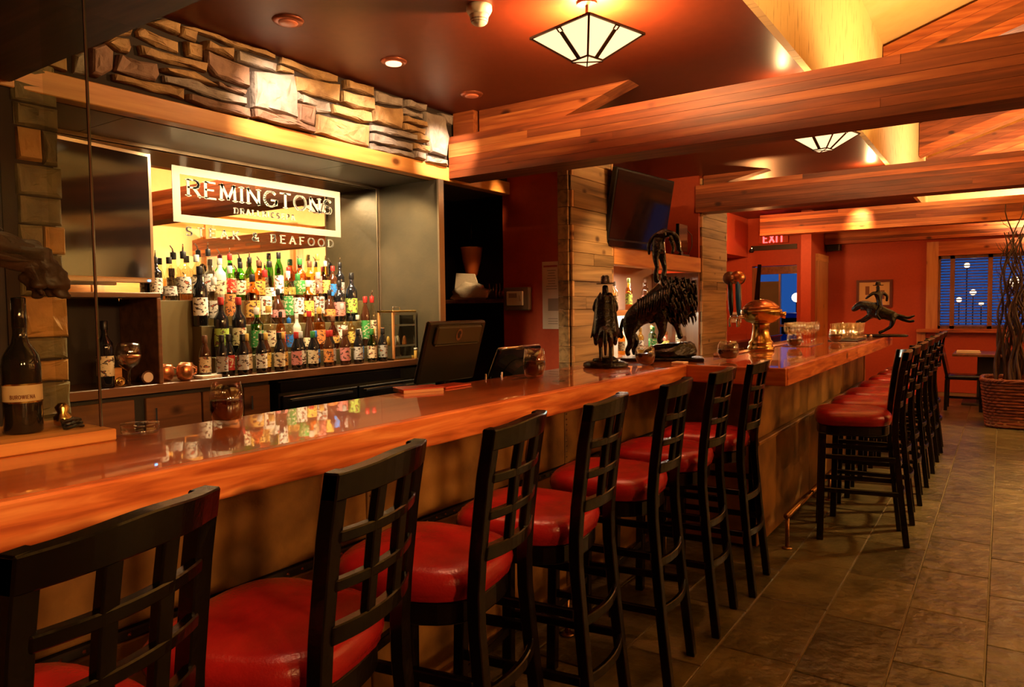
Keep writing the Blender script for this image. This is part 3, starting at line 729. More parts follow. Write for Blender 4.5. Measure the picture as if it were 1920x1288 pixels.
def fit(row, i, k=1.43, cap=.0435):
    """scale that keeps a bottle clear of its neighbours and of the tier behind"""
    y, s = row[i][0]*k, row[i][1]; m = min(1.10, cap/RB[s])
    for j in (i-1, i+1):
        if 0 <= j < len(row): m = min(m, abs(row[j][0]*k-y)/(RB[s]+RB[row[j][1]])*.985)
    return m
def desc(style, glass, lab, cap):
    g = {'clear': 'clear', 'pale': 'pale gold', 'amber': 'amber', 'green': 'green', 'brown': 'brown', 'black': 'black', 'white': 'white', 'copper': 'copper red'}[glass]
    s = '%s %s' % (g, WORDS[style])
    s += (', %s label, %s cap' % (lab, cap)) if lab else (', no label, %s cap' % cap)
    return s
for i, (y, g, l, c) in enumerate(ROW0):
    yy = y*1.43
    bottle('beer', g, l, c, (-3.640 if i % 2 else -3.690, yy, 1.0285), '%s, %s from left in the front row' % (desc('beer', g, l, c), ORD[i]), 'beer bottles in the front row', 1.02, rz=random.uniform(-.4, .4)-.5)
ROW1 = [(1.76,'wine','black','lime','red'),(1.842,'wine','black','cream','red'),(1.93,'square','green','green','white'),(1.99,'spirit','clear','cream','gold'),(2.052,'tall','amber','red','black'),
 (2.097,'square','clear','blue','blue'),(2.14,'tall','white',None,'white'),(2.211,'cone','brown','cream','red'),(2.271,'spirit','amber','orange','gold'),(2.352,'fat','copper','gold','brown'),
 (2.412,'tall','clear','white','silver'),(2.466,'square','pale','yellow','black'),(2.512,'spirit','clear','silver','white'),(2.565,'slim','brown','green','red'),(2.612,'slim','clear','cream','red')]
for i, (y, s, g, l, c) in enumerate(ROW1):
    bottle(s, g, l, c, (-3.768, y*1.43, 1.1345), '%s, %s from left in the second row' % (desc(s, g, l, c), ORD[i]), 'liquor bottles in the second row', fit(ROW1, i), rz=-.5, pour=(i % 3 == 2))
ROW2 = [(1.712,'wine','black','white','black'),(1.775,'square','clear','white','white'),(1.85,'slim','clear','orange','white'),(1.96,'spirit','amber','gold','black'),(2.025,'tall','clear','white','red'),
 (2.092,'fat','brown','pink','black'),(2.15,'slim','clear','green','white'),(2.205,'tall','clear','white','green'),(2.262,'square','amber','yellow','white'),(2.325,'tall','clear','silver','silver'),
 (2.392,'fat','brown','orange','black'),(2.456,'spirit','black','pink','black'),(2.537,'wine','black','lime','black')]
for i, (y, s, g, l, c) in enumerate(ROW2):
    bottle(s, g, l, c, (-3.860, y*1.43, 1.3145), '%s, %s from left in the third row' % (desc(s, g, l, c), ORD[i]), 'liquor bottles in the third row', fit(ROW2, i), rz=-.5, pour=(i % 3 == 1))
ROW3 = [(1.566,'square','black','white','black'),(1.622,'cone','clear','silver','black'),(1.683,'spirit','clear','white','black'),(1.741,'square','clear','cream','white'),(1.795,'tall','clear','silver','black'),
 (1.848,'spirit','white','cream','white'),(1.897,'wine','green','red','red'),(1.948,'square','clear','cream','black'),(1.996,'tall','green','gold','black'),(2.044,'spirit','amber','gold','brown'),
 (2.10,'cone','clear','white','black'),(2.152,'slim','green','white','black'),(2.206,'fat','pale','gold','red'),(2.272,'spirit','amber','green','green'),(2.330,'square','pale','cream','brown'),
 (2.38,'slim','clear','pink','gold'),(2.428,'tall','pale','yellow','silver'),(2.475,'spirit','brown','blue','red'),(2.522,'wine','black','grey','black')]
for i, (y, s, g, l, c) in enumerate(ROW3):
    bottle(s, g, l, c, (-3.953, y*1.43, 1.4645), '%s, %s from left on the top tier' % (desc(s, g, l, c), ORD[i]), 'liquor bottles on the top tier', fit(ROW3, i), rz=-.5, pour=(i % 2 == 0))

# ------------------------------------------------------------------ things on the back counter
CT = 1.0285
cu = thing('open_shelf_box', 'open brown shelf box on the back counter under the left screen', 'shelf', (-3.80, 1.86, CT))
B('top', M['brown_wood'], -.18, .195, -.30, .205, .445, .470, cu, .003); B('side', M['brown_wood'], -.18, .195, .182, .205, 0, .4445, cu, .003)
B('side', M['brown_wood'], -.18, .195, -.30, -.277, 0, .4445, cu, .003); B('back', M['void'], -.19, -.181, -.277, .182, 0, .4445, cu)
bottle('wine', 'black', 'cream', 'black', (-3.66, 1.80, CT), 'dark wine bottle with cream label inside the open shelf box', None, 1.05, rz=-.5)
def snifter(loc, label, group=None, fill=M['copper'], s=1.0):
    t = thing('snifter_glass', label, 'glass', loc, 0, group)
    bm = bmesh.new(); lathe(bm, [(.036*s, 0), (.036*s, .003), (.006*s, .006), (.005*s, .06*s), (.02*s, .07*s), (.045*s, .095*s), (.052*s, .125*s), (.046*s, .16*s), (.040*s, .175*s), (.0385*s, .175*s), (.045*s, .155*s), (.049*s, .125*s), (.040*s, .098*s), (.0, .08*s)], 16); obj('glass_bowl', bm, M['glass'], t, True)
    bm = bmesh.new(); lathe(bm, [(0, .083*s), (.030*s, .095*s), (.044*s, .115*s), (.044*s, .125*s), (0, .127*s)], 14); obj('contents', bm, fill, t, True)
    return t
snifter((-3.64, 1.905, CT), 'large snifter of amber pieces inside the open shelf box', None, M['copper'], 1.25)
t = thing('rolled_ribbon', 'small coiled golden roll at the front of the open shelf box', 'roll', (-3.63, 1.855, CT+.025))
bm = bmesh.new(); pts = [(0.0+.004*math.cos(a/3), (.006+.0011*a)*math.cos(a)*1.0, (.006+.0011*a)*math.sin(a)) for a in [i*.5 for i in range(34)]]; tube(bm, pts, .005, 6); obj('coil', bm, M['brass'], t, True)
t = thing('wooden_block', 'small tan wooden block behind the coiled roll', 'block', (-3.735, 1.875, CT)); B('block', M['fir_y'], -.02, .02, -.035, .035, 0, .09, t, .004)
t = thing('round_clock', 'small round clock face in the open shelf box', 'clock', (-3.65, 1.995, CT))
bm = bmesh.new(); lathe(bm, [(.034, 0), (.034, .02), (.028, .022)], 16); o = obj('case', bm, M['lamp_metal'], t); o.rotation_euler = (0, PI/2, 0); o.location = (0, 0, .036)
bm = bmesh.new(); lathe(bm, [(.026, .0225), (.026, .0235)], 16); o = obj('dial', bm, M['paper'], t); o.rotation_euler = (0, PI/2, 0); o.location = (0, 0, .036)
for i, (y, x) in enumerate(((2.135, -3.71), (2.262, -3.725), (2.20, -3.635))):
    t = thing('copper_cup', ['round copper cup beside the open shelf box', 'round copper cup nearest the beer bottles', 'copper cup lying in front of the other two'][i], 'cup', (x, y, CT), 0, 'copper cups on the back counter')
    bm = bmesh.new(); lathe(bm, [(.020, 0), (.036, .012), (.044, .04), (.040, .075), (.034, .09), (.032, .09), (.038, .07), (.041, .04), (.030, .014), (0, .01)], 16); o = obj('bowl', bm, M['copper'], t, True)
    bm = bmesh.new(); tube(bm, [(0, .042, .025), (0, .066, .035), (0, .066, .06), (0, .040, .072)], .004, 6); obj('handle', bm, M['copper'], t, True)
t = thing('folded_towel', 'folded white towel on the counter beside the copper cups', 'towel', (-3.655, 2.375, CT))
for k in range(2):
    bm = bmesh.new(); box(bm, -.05, .04, -.085, .085-.01*k, .0005+.009*k, .009+.009*k, .003); obj('fold', bm, M['cloth'], t, True)
# glass display case at the right end
dc = thing('display_case', 'small glass display case with shelves right of the beer bottles', 'display case', (-3.70, 3.915, CT))
for (a, b) in ((-.07, -.11), (.07, -.11), (.07, .12), (-.07, .12)):
    B('post', M['fir_z'] if b < 0 else M['chrome'], a-.007, a+.007, b-.007, b+.007, 0, .345, dc)
B('base', M['brass'], -.078, .078, -.118, .128, 0, .012, dc); B('top', M['brass'], -.080, .080, -.120, .130, .345, .360, dc, .003)
for z in (.10, .25): B('shelf', M['glass'], -.066, .066, -.105, .115, z, z+.006, dc)
B('glass_front', M['pane'], .066, .069, -.104, .114, .013, .344, dc); B('front_rail', M['chrome'], .0695, .076, -.105, .115, .325, .343, dc); B('front_rail', M['chrome'], .0695, .076, -.105, .115, .012, .026, dc); B('glass_side', M['pane'], -.064, .064, -.108, -.105, .013, .344, dc)
for z in (.095, .245): B('rail', M['chrome'], .0695, .076, -.105, .115, z, z+.014, dc)
bm = bmesh.new(); tube(bm, [(0, -.04, .36), (0, -.035, .385), (0, .035, .385), (0, .04, .36)], .004, 6); obj('handle', bm, M['chrome'], dc, True)
for k in range(4):
    bm = bmesh.new(); lathe(bm, [(.016, 0), (.018, .002), (.012, .05), (.006, .065)], 8, c=(-.02+.02*(k % 2), -.07+.05*k, .106)); obj('trinket', bm, CAP[('gold', 'grey', 'white', 'orange')[k]], dc, True)
t = thing('straw_carton', 'white carton with red stripe beside the display case', 'carton', (-3.70, 4.0, CT)) if False else None
t = thing('small_jar', 'small gold jar beside the display case', 'jar', (-3.625, 4.058-.006, CT)); t.location.y = 4.02; t.location.x = -3.612
bm = bmesh.new(); lathe(bm, [(.012, 0), (.013, .003), (.013, .06), (.011, .064)], 10); obj('body', bm, CAP['gold'], t, True)
bm = bmesh.new(); lathe(bm, [(.0135, .0645), (.0135, .078), (.012, .08)], 10); obj('lid', bm, CAP['white'], t, True)

# left wall screen
sn = thing('wall_screen', 'flat black screen with thin silver frame left of the mirror', 'television', (-3.80, 2.14, 1.90), R(8))
B('frame', M['trim_steel'], -.03, .012, -1.0, .0, -.345, .345, sn, .003)
B('screen', M['screen'], .0125, .016, -.98, -.022, -.318, .325, sn)
B('bracket', M['black'], -.10, -.0305, -.62, -.40, -.1, .1, sn)
B('power_light', mat('blue led', (.1, .4, 1), .4, emit=(.1, .45, 1), estr=4), .0125, .0165, -.045, -.03, -.338, -.328, sn)

# ------------------------------------------------------------------ dark niche, red wall, notices
nw = structE('wall_niche', 'brick red wall with a dark shelf niche right of the bottles')
B('wall_panel', M['red_wall'], -3.49, -2.83, 5.0, 5.08, 0, 2.844, nw)
B('niche_back', M['void'], -4.8, -3.50, 5.50, 5.56, 0, 2.4, nw); B('niche_side', M['void'], -3.49, -3.44, 5.08, 5.56, 0, 2.4, nw); B('niche_top', M['void'], -4.8, -3.49, 5.0, 5.56, 2.40, 2.844, nw)
ns = thing('niche_shelf', 'dark wooden shelf in the niche beside the red wall', 'shelf', (-4.1, 5.25, 1.44)); B('board', M['brown_wood'], -.70, .60, -.25, .245, 0, .034, ns, .003)
SH = 1.4745
t = thing('ice_bucket_stand', 'tall orange hurricane vase hanging dark finial in the niche', 'vase', (-4.06, 5.25, SH+.20)) if False else None
vz = thing('orange_vase', 'orange glass vase with dark finial lid standing in the niche', 'vase', (-4.075, 5.33, SH))
bm = bmesh.new(); lathe(bm, [(.05, 0), (.052, .01), (.02, .03), (.018, .20), (.055, .235), (.085, .36), (.10, .47), (.104, .475), (.104, .485), (.02, .49)], 18); obj('body', bm, mat('orange glaze', (.62, .13, .03), .25), vz, True)
bm = bmesh.new(); lathe(bm, [(.03, .491), (.035, .50), (.012, .52), (.012, .60), (.022, .62), (.010, .66), (.016, .69), (.004, .73)], 12); obj('finial_lid', bm, M['black_gloss'], vz, True)
t = thing('white_platter', 'upright white platter on the niche shelf', 'plate', (-4.04, 5.16, SH))
bm = bmesh.new(); prism(bm, [(-.12, 0), (.09, 0), (.13, .07), (.13, .16), (.09, .235), (-.12, .25)], 'Y', 0, .012); o = obj('dish', bm, M['cloth'], t); o.rotation_euler = (R(-10), 0, 0)
t = thing('crumpled_cloth', 'crumpled white napkins piled before the platter in the niche', 'napkins', (-3.92, 5.09, SH))
bm = bmesh.new(); bmesh.ops.create_icosphere(bm, subdivisions=3, radius=1)
for v in bm.verts:
    k = 1+.35*noise.noise(v.co*2.3); v.co = Vector((v.co.x*.20*k, v.co.y*.055*k, max(0, v.co.z*.10*k+.045)))
obj('cloth', bm, M['cloth'], t, True)
def tumbler(loc, label, group=None, r=.034, h=.10, nm='drinking_glass', parent_fill=None):
    t = thing(nm, label, 'glass', loc, 0, group)
    bm = bmesh.new(); lathe(bm, [(r*.8, 0), (r, h), (r*.95, h), (r*.76, .008), (0, .006)], 14); obj('glass_wall', bm, M['glass'], t, True)
    return t
tumbler((-3.78, 5.255, SH), 'left drinking glass on the niche shelf', 'glasses on the niche shelf', .04, .14); tumbler((-3.67, 5.255, SH), 'right drinking glass on the niche shelf', 'glasses on the niche shelf', .04, .14)
t = thing('bell_ornament', 'small dark round ornament at the right end of the niche shelf', 'ornament', (-3.575, 5.12, SH))
bm = bmesh.new(); lathe(bm, [(.02, 0), (.04, .02), (.045, .05), (.03, .085), (.008, .10), (.004, .13)], 12); obj('body', bm, M['copper'], t, True)
t = thing('wall_control_box', 'clear cased control box on the red wall', 'control box', (-3.33, 4.999, 1.47))
B('cover', mat('smoky cover', (.20, .14, .10), .25), -.125, .125, -.05, 0, -.095, .095, t, .008); o = B('device', M['white_plastic'], -.085, .075, -.068, -.0505, -.055, .062, t, .004)
B('display', M['ink'], -.06, .02, -.071, -.0685, .008, .045, o); bm = bmesh.new(); tube(bm, [(.05, -.071, .03), (.055, -.071, -.02)], .006, 6); obj('key', bm, M['trim_steel'], o)
for k, (z0, z1, lb) in enumerate(((1.50, 1.765, 'upper printed notice sheet taped to the red wall'), (1.222, 1.503, 'lower printed notice sheet taped to the red wall'))):
    t = tag(B('notice_sheet', M['paper'], -3.103, -2.903, 4.9975-.001*(1-k), 4.9995-.001*(1-k), z0, z1), lb, 'paper', 'notices on the red wall')
    yy = 4.9972-.001*(1-k)
    if k == 0:
        B('heading', mat('red print', (.5, .12, .08), .6), -3.09, -2.96, yy-.0005, yy, z1-.045, z1-.03, t)
        for j in range(8):
            w = random.uniform(.03, .055); B('print_line', M['ink'], -3.015-w, -3.015+w, yy-.0005, yy, z1-.075-.021*j, z1-.069-.021*j, t)
    else:
        B('printed_picture', M['ink'], -3.05, -2.945, yy-.0005, yy, z1-.135, z1-.035, t)
        for j in range(3): B('print_line', M['ink'], -3.05, -2.96, yy-.0005, yy, z0+.04+.02*j, z0+.045+.02*j, t)

# ------------------------------------------------------------------ plank wall with shelf niche
pw = structE('wall_planks', 'weathered plank wall behind the bronze statues')
B('backing', M['mortar'], -2.90, -2.835, 4.985, 5.71, 0, 2.80, pw)
B('backing', M['mortar'], -2.90, -2.835, 7.955, 8.83, 0, 2.80, pw)
def planks(y0, y1, wid, corner):
    z = .0; i = 0
    while z < 2.80:
        h = random.uniform(wid*.75, wid*1.3); z1 = min(2.82, z+h)
        cut = [y0, y1]
        if random.random() < .15: cut.insert(1, random.uniform(y0+.2, y1-.2))
        for a, b in zip(cut, cut[1:]):
            aa = a+(.034 if (a == y0 and i % 2 == 0) else 0); bb = b-(.034 if (b == y1 and i % 2 == 1) else 0)
            bm = bmesh.new(); d = random.uniform(.012, .022); box(bm, -2.834, -2.834+d, aa, bb-.001, z, z1-.0025, .0015); obj('plank', bm, M['plank'], pw)
        if i % 2 == 0:
            bm = bmesh.new(); box(bm, -2.90, -2.815, y0-.0, y0+.032, z, z1-.0025, .0015); obj('plank_end', bm, M['plank_end'], pw)
        if i % 2 == 1:
            bm = bmesh.new(); box(bm, -2.90, -2.815, y1-.032, y1, z, z1-.0025, .0015); obj('plank_end', bm, M['plank_end'], pw)
        if y0 < 5.2:
            bm = bmesh.new(); box(bm, -2.93, -2.836+random.uniform(-.006, .0), 4.958, 4.978+random.uniform(0, .006), z, z1-.003, .001); obj('plank', bm, M['plank'], pw)
        z = z1; i += 1
planks(4.985, 5.715, .125, 0); planks(7.95, 8.835, .125, 1)
# recess
rc = structE('wall_recess', 'shelf recess in the plank wall')
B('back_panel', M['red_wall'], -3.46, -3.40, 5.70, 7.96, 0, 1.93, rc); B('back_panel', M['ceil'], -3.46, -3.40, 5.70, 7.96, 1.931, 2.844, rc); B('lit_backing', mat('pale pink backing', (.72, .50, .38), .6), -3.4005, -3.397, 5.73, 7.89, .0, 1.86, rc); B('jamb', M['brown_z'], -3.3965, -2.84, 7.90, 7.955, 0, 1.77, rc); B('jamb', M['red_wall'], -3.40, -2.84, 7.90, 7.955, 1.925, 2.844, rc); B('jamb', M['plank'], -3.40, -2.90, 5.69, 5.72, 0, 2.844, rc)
tb = struct(B('trim_4', M['fir_y'], -2.95, -2.812, 5.725, 7.90, 1.765, 1.925, None, .004), 'fir beam across the shelf recess under the screen')
B('shelf_board', M['fir_y'], -3.40, -2.951, 5.725, 7.895, 1.86, 1.90, rc)
ws = thing('lit_shelf', 'upper lit shelf in the plank wall recess', 'shelf', (-3.15, 6.8, 1.33)); B('board', M['brown_wood'], -.245, .20, -1.07, 1.09, 0, .03, ws); B('front_edge', M['fir_y'], .201, .22, -1.07, 1.09, -.02, .032, ws)
ws2 = thing('lit_shelf', 'lower glass shelf behind the bison statue', 'shelf', (-3.15, 6.8, .90)); B('board', M['glass'], -.245, .20, -1.07, 1.09, 0, .02, ws2); B('front_edge', M['trim_steel'], .201, .215, -1.07, 1.09, 0, .022, ws2)
NB = [(5.80,'tall','clear','white','silver'),(5.92,'spirit','amber','cream','black'),(6.05,'tall','clear','white','black'),(6.20,'square','clear','cream','silver'),(6.34,'spirit','pale','white','black'),(6.52,'tall','amber','lime','lime'),(6.72,'square','clear','brown','white'),(6.92,'wine','brown','pink','brown'),(7.10,'spirit','clear','silver','white'),(7.28,'tall','white','white','silver'),(7.5,'square','amber','gold','black')]
for i, (y, s, g, l, c) in enumerate(NB):
    bottle(s, g, l, c, (-3.05 if i % 2 else -3.14, y, 1.3605), '%s, %s from left on the lit recess shelf' % (desc(s, g, l, c), ORD[i]), 'bottles on the lit recess shelf', 1.0, rz=-.4)
NB2 = [(6.50,'spirit','amber','cream','black'),(6.75,'square','pale','white','gold'),(6.92,'tall','clear','cream','brown'),(7.08,'square','green','green','green'),(7.24,'spirit','green','green','gold'),(7.40,'fat','clear','yellow','silver'),(7.60,'tall','amber','red','red'),(7.76,'slim','clear','cream','white')]
for i, (y, s, g, l, c) in enumerate(NB2):
    bottle(s, g, l, c, (-3.03 if i % 2 else -3.12, y, .9205), '%s, %s from left behind the bison statue' % (desc(s, g, l, c), ORD[i]), 'bottles behind the bison statue', .95, rz=-.4)
t = thing('wooden_box', 'small tan box on the recess ledge right of the bison', 'box', (-3.02, 7.62, 1.3605)); B('body', M['fir_y'], -.05, .05, -.06, .06, 0, .075, t, .004); B('lid', M['fir_y'], -.053, .053, -.063, .063, .0755, .09, t, .003)
# second screen, tilted, above the recess
sn = thing('wall_screen', 'tilted black screen above the shelf recess on the plank wall', 'television', (-2.72, 6.0, 2.25), R(0))
o = B('housing', M['black'], -.05, .0, -.42, .60, -.34, .33, sn, .006); o.rotation_euler = (0, R(10), R(-6))
o2 = B('screen', M['screen'], .0005, .004, -.40, .58, -.27, .31, sn); o2.rotation_euler = o.rotation_euler
o3 = B('speaker_bar', M['black_gloss'], .0005, .012, -.40, .58, -.335, -.285, sn); o3.rotation_euler = o.rotation_euler
bm = bmesh.new(); tube(bm, [(-.14, .1, .0), (-.05, .1, 0)], .03, 8); obj('bracket', bm, M['black'], sn)
t = thing('set_top_box', 'small black box with white lettering strip under the tilted screen', 'box', (-2.88, 6.35, 1.926)); B('body', M['black'], -.05, .06, -.20, .20, 0, .04, t, .003); B('front_strip', M['white_plastic'], .0605, .062, -.04, .12, .012, .024, t)
t = thing('card_terminal', 'thin black upright monitor with cables on the recess beam', 'monitor', (-2.87, 7.45, 1.926)); B('panel', M['black_gloss'], -.02, .02, -.10, .14, .05, .34, t, .004); B('foot', M['black'], -.05, .05, -.12, .12, 0, .018, t, .003); B('neck', M['black'], -.012, .012, -.03, .03, .018, .06, t)
bm = bmesh.new(); tube(bm, [(.02, .14, .28), (.03, .24, .24), (.03, .25, .12), (.02, .16, .03)], .004, 6); obj('cable', bm, M['black'], t, True)

# ------------------------------------------------------------------ hall behind: red walls, doorway, exit sign, far bits
hl = structE('wall_hall', 'red hall walls left of the far wall')
B('wall_panel', M['red_wall'], -3.72, -3.60, 8.8, 12.5, 2.24, 2.844, hl); B('wall_panel', M['red_wall'], -4.15, -4.05, 8.8, 12.5, 0, 2.844, hl); B('ledge', M['red_wall'], -4.05, -3.60, 8.8, 12.42, 2.20, 2.24, hl)
B('wall_panel', M['red_wall'], -3.62, -3.53, 12.42, 12.62, 0, 2.844, hl); B('wall_panel', M['red_wall'], -4.05, -3.62, 12.40, 12.50, 0, 2.844, hl)
B('wall_panel', M['red_wall'], -3.53, -2.62, 12.42, 12.62, 2.04, 2.844, hl)
B('column', M['red_wall'], -2.62, -2.47, 11.86, 13.2, 0, 2.844, hl)
B('wall_panel', M['red_wall'], -2.80, -2.62, 12.40, 12.62, 0, 2.844, hl)
wc = structE('trim_5', 'fir casing on the red column')
B('casing', M['fir_y'], -2.469, -2.43, 12.16, 12.99, 2.08, 2.19, wc); B('casing', M['fir_z'], -2.469, -2.435, 12.16, 12.99, .0, 2.079, wc)
bh = struct(B('trim_6', M['dark'], -3.53, -2.80, 12.38, 12.419, 2.30, 2.38), 'dark channel over the doorway')
d1 = structE('door_1', 'glazed door showing blue dusk outside')
B('frame_post', M['brown_z'], -3.53, -3.44, 12.44, 12.54, 0, 2.02, d1); B('frame_head', M['brown_wood'], -3.44, -2.80, 12.44, 12.54, 1.90, 2.03, d1)
B('curtain', M['olive'], -3.44, -3.10, 12.46, 12.50, .60, 1.78, d1); B('bright_edge', M['trim_steel'], -3.098, -3.07, 12.44, 12.52, 0, 1.90, d1)
B('crossbar', M['trim_steel'], -3.07, -2.80, 12.44, 12.50, 1.02, 1.06, d1); B('kick_panel', M['brown_wood'], -3.44, -2.80, 12.44, 12.50, 0, .62, d1); B('glass_pane', M['pane'], -3.07, -2.80, 12.47, 12.474, .62, 1.90, d1); B('glass_pane', M['pane'], -3.44, -3.10, 12.47+.04, 12.514, 1.78, 1.90, d1)
ex = thing('exit_sign', 'red lit exit sign over the glazed door behind the third beam', 'sign', (-3.17, 12.36, 2.49))
B('housing', M['red_wall'], -.24, .24, .0, .055, -.085, .115, ex, .004)
bm = bmesh.new(); word(bm, 'EXIT', .13, .026, lambda u, v, w: (-.165+u, -.001-w, -.065+v), .2, serif=False, depth=.004, width=.34); obj('lettering', bm, M['exit_red'], ex)
t = thing('wall_fixture', 'small black emergency spot beside the doorway', 'lamp', (-3.52, 12.36, 2.30)); bm = bmesh.new(); lathe(bm, [(.03, -.03), (.045, 0), (.03, .03)], 10); obj('head', bm, M['black'], t, True); B('arm', M['black'], -.012, .012, .0, .06, .03, .08, t); bm = bmesh.new(); lathe(bm, [(.02, .031), (.02, .05)], 8); obj('lens', bm, M['chrome'], t)
t = thing('wall_socket', 'ivory triple switch plate on the red hall wall', 'switch', (-3.40, 9.0, 1.18)); t.location = (-4.049, 12.399-.0, 1.2); t.location = (-3.80, 12.399, 1.18)
B('plate', M['white_plastic'], -.10, .10, -.012, 0, -.09, .09, t, .004)
for k in range(3): B('rocker', M['ink'], -.07+.05*k, -.04+.05*k, -.018, -.0125, -.03, .03, t)
t = thing('ceiling_speaker', 'small black box speaker at the top of the far red wall', 'speaker', (-2.33, 12.93, 2.31)); B('body', M['black'], -.10, .10, -.12, .06, -.045, .055, t, .004); B('grille', M['dark'], -.085, .085, -.126, -.1205, -.035, .045, t); B('bracket', M['black'], -.02, .02, -.02, .02, .055, .065, t)
# black service counter behind the bar with holders
sv = thing('service_counter', 'black service counter beside the plank column', 'counter', (-3.35, 9.7, 0)); B('top', M['black_gloss'], -.25, .45, -.84, 2.2, .89, .92, sv, .004); B('body', M['black'], -.24, .42, -.83, 2.19, 0, .8895, sv)
t = thing('utensil_holder', 'black caddy of dark utensils on the service counter', 'caddy', (-3.02, 9.05, .9205)); B('box', M['black'], -.06, .06, -.10, .10, 0, .15, t, .004)
for k in range(6):
    bm = bmesh.new(); a = random.uniform(-.2, .2); tube(bm, [(0, -.07+.028*k, .15), (.1*a, -.07+.028*k+.05*a, .30+random.uniform(0, .05))], [.008, .012], 6); obj('utensil', bm, M['black_gloss'], t, True)
tumbler((-2.99, 9.25, .9205), 'clear glass beside the black utensil caddy', None, .05, .16)

# picture
pc = thing('framed_picture', 'framed brown print on the far red wall', 'picture', (-1.735, 12.995, 1.55))
for (a, b, c, d) in ((-.262, .262, .185, .222), (-.262, .262, -.222, -.185), (-.262, -.225, -.185, .185), (.225, .262, -.185, .185)): B('frame', mat('dark red frame', (.12, .02, .012), .35), a, b, -.03, 0, c, d, pc)
p2 = B('print', M['art'], -.225, .225, -.012, 0, -.185, .185, pc)
for (a, b, c, d) in ((-.13, -.07, -.02, .12), (.02, .07, .02, .06), (.09, .15, -.09, .05)): B('printed_shape', M['art_ink'], a, b, -.0135, -.0125, c, d, p2)

# ------------------------------------------------------------------ window with blinds
wn = structE('window_1', 'wide timber framed window with blinds and blue dusk outside')
B('jamb', M['fir_z'], -1.0, -.84, 12.93, 13.0, .95, 2.33, wn); B('head', M['fir_x'], -.84, 2.45, 12.93, 13.0, 2.11, 2.33, wn); B('sill', M['fir_x'], -1.12, 2.45, 12.86, 13.0, .93, .985, wn, .004)
B('apron', M['fir_z'], -1.12, -1.0, 12.95, 13.0, .55, .93, wn)
for x in (-.84, -.655, -.17, .32, .81, 1.3, 1.79, 2.28): B('mullion', M['brown_z'], x-.03, x+.03, 12.99, 13.08, .985, 2.11, wn)
B('rail', M['brown_wood'], -.84, 2.4, 12.99, 13.08, 2.06, 2.11, wn); B('rail', M['brown_wood'], -.84, 2.4, 12.99, 13.08, .985, 1.03, wn)
B('glass_pane', M['pane'], -.84, 2.4, 13.10, 13.104, .985, 2.10, wn)
bm = bmesh.new()
for k in range(24): 
    z = 1.04+k*.0435
    v = [bm.verts.new(p) for p in ((-.83, 13.02, z-.008), (2.38, 13.02, z-.008), (2.38, 13.055, z+.008), (-.83, 13.055, z+.008), (-.83, 13.02, z-.0055), (2.38, 13.02, z-.0055), (2.38, 13.055, z+.0105), (-.83, 13.055, z+.0105))]
    for f in ((3, 2, 1, 0), (4, 5, 6, 7), (0, 1, 5, 4), (1, 2, 6, 5), (2, 3, 7, 6), (3, 0, 4, 7)): bm.faces.new([v[i] for i in f])
stuff(obj('blind_slats', bm, M['blind'], wn))
# outside
struct(B('ground_outside', M['asphalt'], -8, 10, 13.3, 40, -.3, -.2))
t = thing('parked_car', 'blue car parked outside the glazed door', 'car', (-4.2, 17.0, -.2))
bm = bmesh.new(); prism(bm, [(-2, .35), (2, .35), (2, .8), (1.3, .9), (.8, 1.4), (-1.0, 1.4), (-1.5, .9), (-2, .85)], 'Y', -.8, .8); obj('body', bm, M['car_blue'], t)
for x in (-1.25, 1.25):
    bm = bmesh.new(); lathe(bm, [(.33, -.85), (.33, -.6)], 14); o = obj('wheel', bm, M['black'], t); o.rotation_euler = (R(90), 0, 0); o.location = (x, -1.55, .33)
B('side_window', M['screen'], -.85, .7, -.815, -.801, .95, 1.3, t)
for i, (x, y, z, r) in enumerate(((-4.05, 17.9, 1.55, .11), (-.72, 20, 2.25, .06), (-.60, 20.3, 1.62, .07), (-.90, 20.8, 1.45, .06), (.22, 19.5, 1.82, .12), (.45, 19.0, 1.75, .09), (-.42, 19.7, 1.35, .05))):
    t = thing('street_lamp', ['round street light seen through the glazed door', 'upper street light seen through the window', 'middle street light seen in the window centre', 'lower left street light in the window', 'large street light behind the curly branches', 'right street light behind the curly branches', 'lowest street light seen in the window centre'][i], 'street lamp', (x, y, -.2), 0)
    bm = bmesh.new(); tube(bm, [(0, 0, 0), (0, 0, z+.2-r)], .012, 6); obj('pole', bm, M['black'], t)
    bm = bmesh.new(); bmesh.ops.create_icosphere(bm, subdivisions=2, radius=r, matrix=Matrix.Translation((0, 0, z+.2))); obj('globe', bm, M['street_lamp'], t, True)

# ------------------------------------------------------------------ bar counter
br = thing('bar_counter', 'long bar counter with glossy red-brown top and thick fir edge', 'bar', (0, 0, 0))
bm = bmesh.new()
prism(bm, [(-1.47, -1.2), (-1.47, 3.85), (-.94, 3.85), (-.94, 8.04), (-1.52, 8.04), (-1.52, 4.42), (-1.965, 4.42), (-1.965, -1.2)], 'Z', .985, 1.070)
obj('counter_top', bm, M['bar_top'], br)
def edge(pts2, m, axis):
    bm = bmesh.new(); (x0, x1, y0, y1) = pts2; box(bm, x0, x1, y0, y1, .978, 1.0703, .005, 2); return obj('edge_board', bm, m, br)
edge((-1.4698, -1.438, -1.2, 3.816), M['bar_edge'], 'Y'); edge((-1.4695, -.9125, 3.8175, 3.8498), M['bar_edge_x'], 'X'); edge((-.9398, -.908, 3.851, 6.0), M['bar_edge'], 'Y'); edge((-.9398, -.908, 6.002, 8.04), M['bar_edge'], 'Y'); edge((-1.52, -.908, 8.042, 8.07), M['bar_edge_x'], 'X')
B('body', M['dark'], -1.95, -1.71, -1.2, 4.16, 0, .984, br); B('body', M['dark'], -1.50, -1.19, 4.16, 7.95, 0, .984, br)
